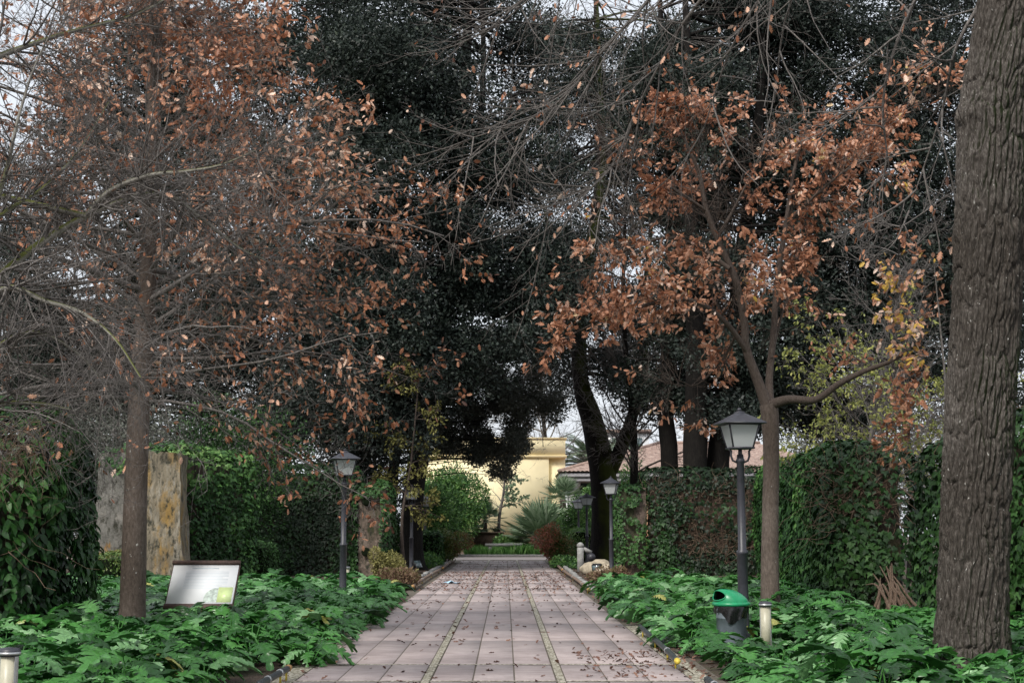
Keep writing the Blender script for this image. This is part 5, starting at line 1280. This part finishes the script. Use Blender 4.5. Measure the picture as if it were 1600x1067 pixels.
evergreen('holm oak with grey ivy flecked trunk behind the right ivy wall', tuple(G(1046, 60))[:2],
          [(1050, 900, 60, .40), (1046, 720, 60, .38), (1040, 640, 60, .34), (1044, 540, 60, .31), (1050, 400, 60, .28), (1048, 250, 60, .22), (1035, 100, 60, .16), (1030, -40, 60, .08)],
          [(1070, 120, 70, 110, 16, 61), (1130, 40, 70, 60, 10, 61), (1060, 330, 60, 60, 9, 62), (1010, 600, 40, 50, 5, 62), (1080, 480, 60, 60, 10, 62), (1060, 220, 70, 100, 12, 62), (1090, 560, 70, 70, 12, 63)], 80000, seed=7, barkm='barkdark')
evergreen('holm oak with straight black trunk behind the right ivy wall', tuple(G(1086, 57))[:2],
          [(1086, 900, 57, .50), (1086, 720, 57, .48), (1088, 620, 57, .46), (1088, 520, 57, .42), (1082, 400, 57, .36), (1078, 280, 57, .28), (1075, 120, 57, .2), (1070, -40, 57, .1)],
          [(1180, 540, 80, 60, 14, 58), (1150, 640, 40, 25, 5, 58), (1150, 200, 70, 90, 12, 58), (1230, 120, 70, 70, 10, 60), (1120, 420, 60, 60, 8, 58), (1180, 300, 90, 100, 14, 59), (1200, 50, 90, 80, 14, 60), (1480, 330, 60, 120, 10, 61), (1180, 620, 60, 40, 8, 60)], 90000, seed=9,
          extra=[[(1084, 470, 57, .2), (1110, 380, 56.5, .15), (1130, 250, 56, .1), (1150, 120, 56, .05)]])
evergreen('leaning black trunked holm oak behind the near lamp', tuple(G(1126, 58))[:2],
          [(1122, 900, 58, .50), (1122, 720, 58, .47), (1136, 640, 58, .43), (1146, 540, 58, .38), (1160, 400, 58, .33), (1180, 260, 58, .26), (1190, 120, 58, .18), (1195, -40, 58, .08)],
          [(1330, 480, 110, 110, 30, 59), (1400, 300, 80, 120, 22, 60), (1290, 380, 80, 90, 16, 59), (1390, 120, 110, 90, 20, 60), (1240, 600, 70, 50, 10, 60), (1300, 30, 100, 60, 12, 60), (1440, 540, 60, 90, 14, 60), (1220, 280, 50, 60, 6, 59), (1480, 200, 80, 150, 22, 60), (1440, 440, 90, 90, 18, 61), (1560, 500, 90, 160, 22, 61), (1480, -10, 100, 70, 14, 61), (1300, 200, 80, 80, 12, 60), (1340, 640, 110, 40, 14, 62)], 210000, seed=11,
          extra=[[(1165, 380, 58, .22), (1230, 330, 58, .18), (1310, 280, 58.5, .13), (1380, 200, 59, .08)], [(1150, 520, 58, .22), (1220, 480, 58, .17), (1310, 470, 58.5, .12), (1400, 460, 59, .06)]])
evergreen('dark evergreen tree far behind the left oak', tuple(G(330, 62))[:2],
          [(330, 900, 62, .45), (332, 760, 62, .42), (335, 620, 62, .38), (330, 480, 62, .33), (320, 300, 62, .26), (300, 120, 62, .16), (290, -40, 62, .08)],
          [(330, 520, 160, 120, 46, 62), (380, 300, 110, 130, 26, 62), (230, 330, 110, 130, 22, 63), (160, 560, 120, 90, 22, 63), (420, 660, 70, 45, 14, 62), (300, 90, 140, 90, 18, 63), (120, 180, 60, 60, 5, 63), (60, 450, 80, 90, 16, 63), (60, 600, 100, 70, 16, 63), (200, 150, 110, 90, 14, 63), (30, 330, 80, 80, 10, 64), (420, 500, 90, 110, 18, 62), (430, 120, 80, 90, 12, 62)], 200000, seed=13,
          extra=[[(332, 560, 62, .22), (250, 460, 62, .17), (180, 380, 62, .12), (120, 300, 62, .06)], [(330, 450, 62, .2), (400, 340, 62, .15), (440, 200, 62, .08)]])
# olive and bright shrubs behind the left wall
shrub('bushy_shrub', 'tall grey green bushy shrub behind the stone wall', (gx(170, 46), 46), 4.2, 2.0, 6.3, 34000, .10, 'holm_olive', seed=31, lumps=18)
shrub('bushy_shrub', 'green bushy shrub behind the ivy clump on the left', (gx(320, 48), 47.5), 3.0, 1.6, 6.6, 24000, .10, 'ivylight', seed=32, lumps=14, varf=lambda p: -.25 + 0 * p[:, 0])
shrub('bushy_shrub', 'bright green shrub peeping over the left gate wall', (gx(415, 53), 53), 1.3, 1.0, 4.9, 6000, .11, 'bushgreen', seed=33, lumps=10)
shrub('bushy_shrub', 'dark shrub filling the gap behind the left gate pier', (gx(585, 64), 64), 2.6, 1.5, 7.2, 26000, .13, 'holm', seed=34, lumps=14)
shrub('bushy_shrub', 'shaded shrub left of the grey post, behind the dark trunk', (gx(610, 62), 61), 1.2, 1.0, 2.4, 5000, .12, 'ivy', seed=35, lumps=8)
# yellow green sparse tree behind the right ivy wall
t = tree('yellowing_tree', 'sparse yellow green leaved tree behind the ivy wall block', (gx(1370, 33), 33))
out = []; tips = []; rt = random.Random(41)
PY = dict(n=[8, 6, 4, 3], wob=[.12, .18, .25, .3], trop=[.02, .0, .0, 0], tip=[-.03, -.03, 0, 0], k=[8, 5, 3], t0=[.15, .1, .1], ang=[45, 45, 45], lr=[.5, .5, .5], rr=.55, rmin=.004, taper=.25, leaflv=0)
b_ = Vector((gx(1370, 33), 33, 0)); tk = spline([b_, b_ + Vector((.1, 0, 1.5)), b_ + Vector((-.1, 0, 3.0)), b_ + Vector((0, .1, 4.2))], 12)
for k in range(22):
    i = 6 + k % 7; az = k * 2.4; el = R(rt.uniform(5, 60)); grow(out, tips, tk[i], Vector((math.cos(az) * math.cos(el), math.sin(az) * math.cos(el) * .6, math.sin(el))), rt.uniform(1.8, 3.4), .022, 0, PY, rt)
trunkmesh('trunk', [(tk, [.09 - .004 * i for i in range(13)])], M['twig'], t, 10, .01)
V, Fq = tubes(out); meshnp('branches', V, Fq, M['twig'], t)
leaf_from_tips('crown', tips, 5200, TF, .10, 'yellowleaf', t, keep=lambda A: vnoise(A * .9, 5) > .4, varf=lambda P: -.05 + 0 * P[:, 0], hang=.8)
# yellow ochre dry foliage by the left lamp
t = tree('young_oak', 'small ochre leaved tree between the left gate pier and the dark trunk', (gx(632, 52), 52))
out = []; tips = []; b_ = Vector((gx(628, 52), 52, 0)); tk = spline([Vector((gx(632, 52), 52, 0)), b_ + Vector((0, 0, 2)), b_ + Vector((.3, 0, 4)), b_ + Vector((.6, 0, 7.5))], 12)
for k in range(18):
    i = 5 + k % 8; az = k * 2.4; el = R(rt.uniform(-20, 50)); grow(out, tips, tk[i], Vector((math.cos(az) * math.cos(el), math.sin(az) * math.cos(el) * .6, math.sin(el))), rt.uniform(.8, 1.7), .02, 1, PY, rt)
trunkmesh('trunk', [(tk, [.07 - .004 * i for i in range(13)])], M['twigdark'], t, 10, .01)
V, Fq = tubes(out); meshnp('branches', V, Fq, M['twigdark'], t)
leaf_from_tips('crown', tips, 2600, TF, .13, 'moss', t, varf=lambda P: -.1 + 0 * P[:, 0], spread=.2)
# bare small tree before the yellow building
t = tree('ornamental_tree', 'small nearly bare tree against the yellow building', (gx(779, 91), 90.6))
out = []; tips = []; rt = random.Random(51); b_ = Vector((gx(779, 90.6), 90.6, 0)); tk = spline([b_, W(780, 810, 90.6), W(786, 775, 90.6), W(790, 735, 90.6), W(792, 712, 90.6)], 14)
for k in range(20):
    i = 5 + k % 9; az = k * 2.4; el = R(rt.uniform(20, 60)); grow(out, tips, tk[i], Vector((math.cos(az) * math.cos(el), math.sin(az) * math.cos(el), math.sin(el))), rt.uniform(1.0, 2.2), .035, 1, PY, rt)
trunkmesh('trunk', [(tk, [.12 - .006 * i for i in range(15)])], M['twig'], t, 8, .02)
V, Fq = tubes(out); meshnp('branches', V, Fq, M['twig'], t)
leaf_from_tips('crown', tips, 1300, TF, .16, 'palm', t, keep=lambda A: (A[:, 0] > gx(790, 90)) & (A[:, 2] < 5), varf=lambda P: 0 * P[:, 0])
for lb, px_, Y_, sd_, hh_, sp_ in (('tall leafless tree with dense grey twigs in the gap above the mossy trunk', 985, 63, 71, 22, 1.0), ('leafless grey twigged tree far behind the tall fan palms', 850, 108, 72, 26, 1.0), ('leafless twiggy tree behind the ivy block and yellowing tree', 1420, 44, 73, 13, .8)):
    rt = random.Random(sd_); t = tree('bare_tree', lb, (gx(px_, Y_), Y_)); b_ = Vector((gx(px_, Y_), Y_, 0)); out = []; tips = []
    tk = spline([b_, b_ + Vector((.2, 0, hh_ * .25)), b_ + Vector((-.2, .2, hh_ * .55)), b_ + Vector((.3, 0, hh_))], 20)
    for k in range(34):
        i = 5 + k % 14; az = k * 2.4; el = R(rt.uniform(10, 60)); grow(out, tips, tk[i], Vector((math.cos(az) * math.cos(el), math.sin(az) * math.cos(el), math.sin(el))), hh_ * rt.uniform(.16, .30) * sp_, .05 * hh_ / 20, 0, dict(PY, rmin=.009, k=[9, 6, 4]), rt)
    trunkmesh('trunk', [(tk, [hh_ * .011 * (1 - .045 * i) for i in range(21)])], M['barkdark'], t, 10, .03)
    V, Fq = tubes(out, 3); meshnp('branches', V, Fq, M['twig'], t)
# far woods as one mass
def woods():
    n_ = 90; rr = random.Random(61); C = []
    for k in range(n_):
        side = rr.random()
        x_ = rr.uniform(-60, -10) if side < .55 else rr.uniform(16, 60); y_ = rr.uniform(118, 135); h = rr.uniform(6, 13)
        if side < .55: y_ = rr.uniform(80, 100)
        for q in range(5): C.append((x_ + rr.uniform(-2, 2), y_ + rr.uniform(-2, 2), h * rr.uniform(.15, .9), rr.uniform(1.8, 3.2)))
    C = np.array(C); N = 110000; i = rng.integers(0, len(C), N); D = randdir(N); P = C[i, :3] + D * (C[i, 3] * rng.random(N) ** .4)[:, None]; P[:, 2] = np.maximum(P[:, 2], .1)
    o = leaves('woods', TD, P, randdir(N), D + randdir(N) * .7, .32 * (.6 + .8 * rng.random(N)), M['holm_olive'], None, rng.random(N) * .7); tag(o, 'far mass of grey green trees behind the garden walls', 'woods', kind='stuff')
woods()

# ================================================================== LIGHT
w = bpy.data.worlds.new('World'); SC.world = w; w.use_nodes = True; nt = w.node_tree; nt.nodes.clear()
SUNEL, SUNAZ = R(46), R(212)
sky = nt.nodes.new('ShaderNodeTexSky'); sky.sky_type = 'NISHITA'; sky.sun_disc = False; sky.sun_elevation = SUNEL; sky.sun_rotation = SUNAZ
sky.air_density = 1.0; sky.dust_density = 6; sky.ozone_density = 1.0
mx = nt.nodes.new('ShaderNodeMixRGB'); mx.inputs[0].default_value = .72; mx.inputs[2].default_value = (8.6, 9.0, 9.6, 1); nt.links.new(sky.outputs[0], mx.inputs[1])
bg = nt.nodes.new('ShaderNodeBackground'); bg.inputs[1].default_value = .062; nt.links.new(mx.outputs[0], bg.inputs[0])
ow = nt.nodes.new('ShaderNodeOutputWorld'); nt.links.new(bg.outputs[0], ow.inputs[0])
sd = bpy.data.lights.new('sun', 'SUN'); sd.energy = 1.5; sd.angle = R(12); sd.color = (1, .96, .90); so = bpy.data.objects.new('sun', sd); COL.objects.link(so)
dv = Vector((math.sin(SUNAZ) * math.cos(SUNEL), math.cos(SUNAZ) * math.cos(SUNEL), math.sin(SUNEL))); so.rotation_euler = dv.to_track_quat('Z', 'Y').to_euler(); so.location = dv * 60
SC.view_settings.view_transform = 'Standard'; SC.view_settings.look = 'None'; SC.view_settings.exposure = 1.12; SC.view_settings.gamma = 1
cy = SC.cycles; cy.max_bounces = 5; cy.diffuse_bounces = 3; cy.glossy_bounces = 2; cy.transmission_bounces = 3; cy.use_denoising = True; cy.denoiser = 'OPENIMAGEDENOISE'; cy.denoising_prefilter = 'ACCURATE'
cy.caustics_reflective = False; cy.caustics_refractive = False; cy.use_fast_gi = False
SC.render.engine = 'CYCLES'
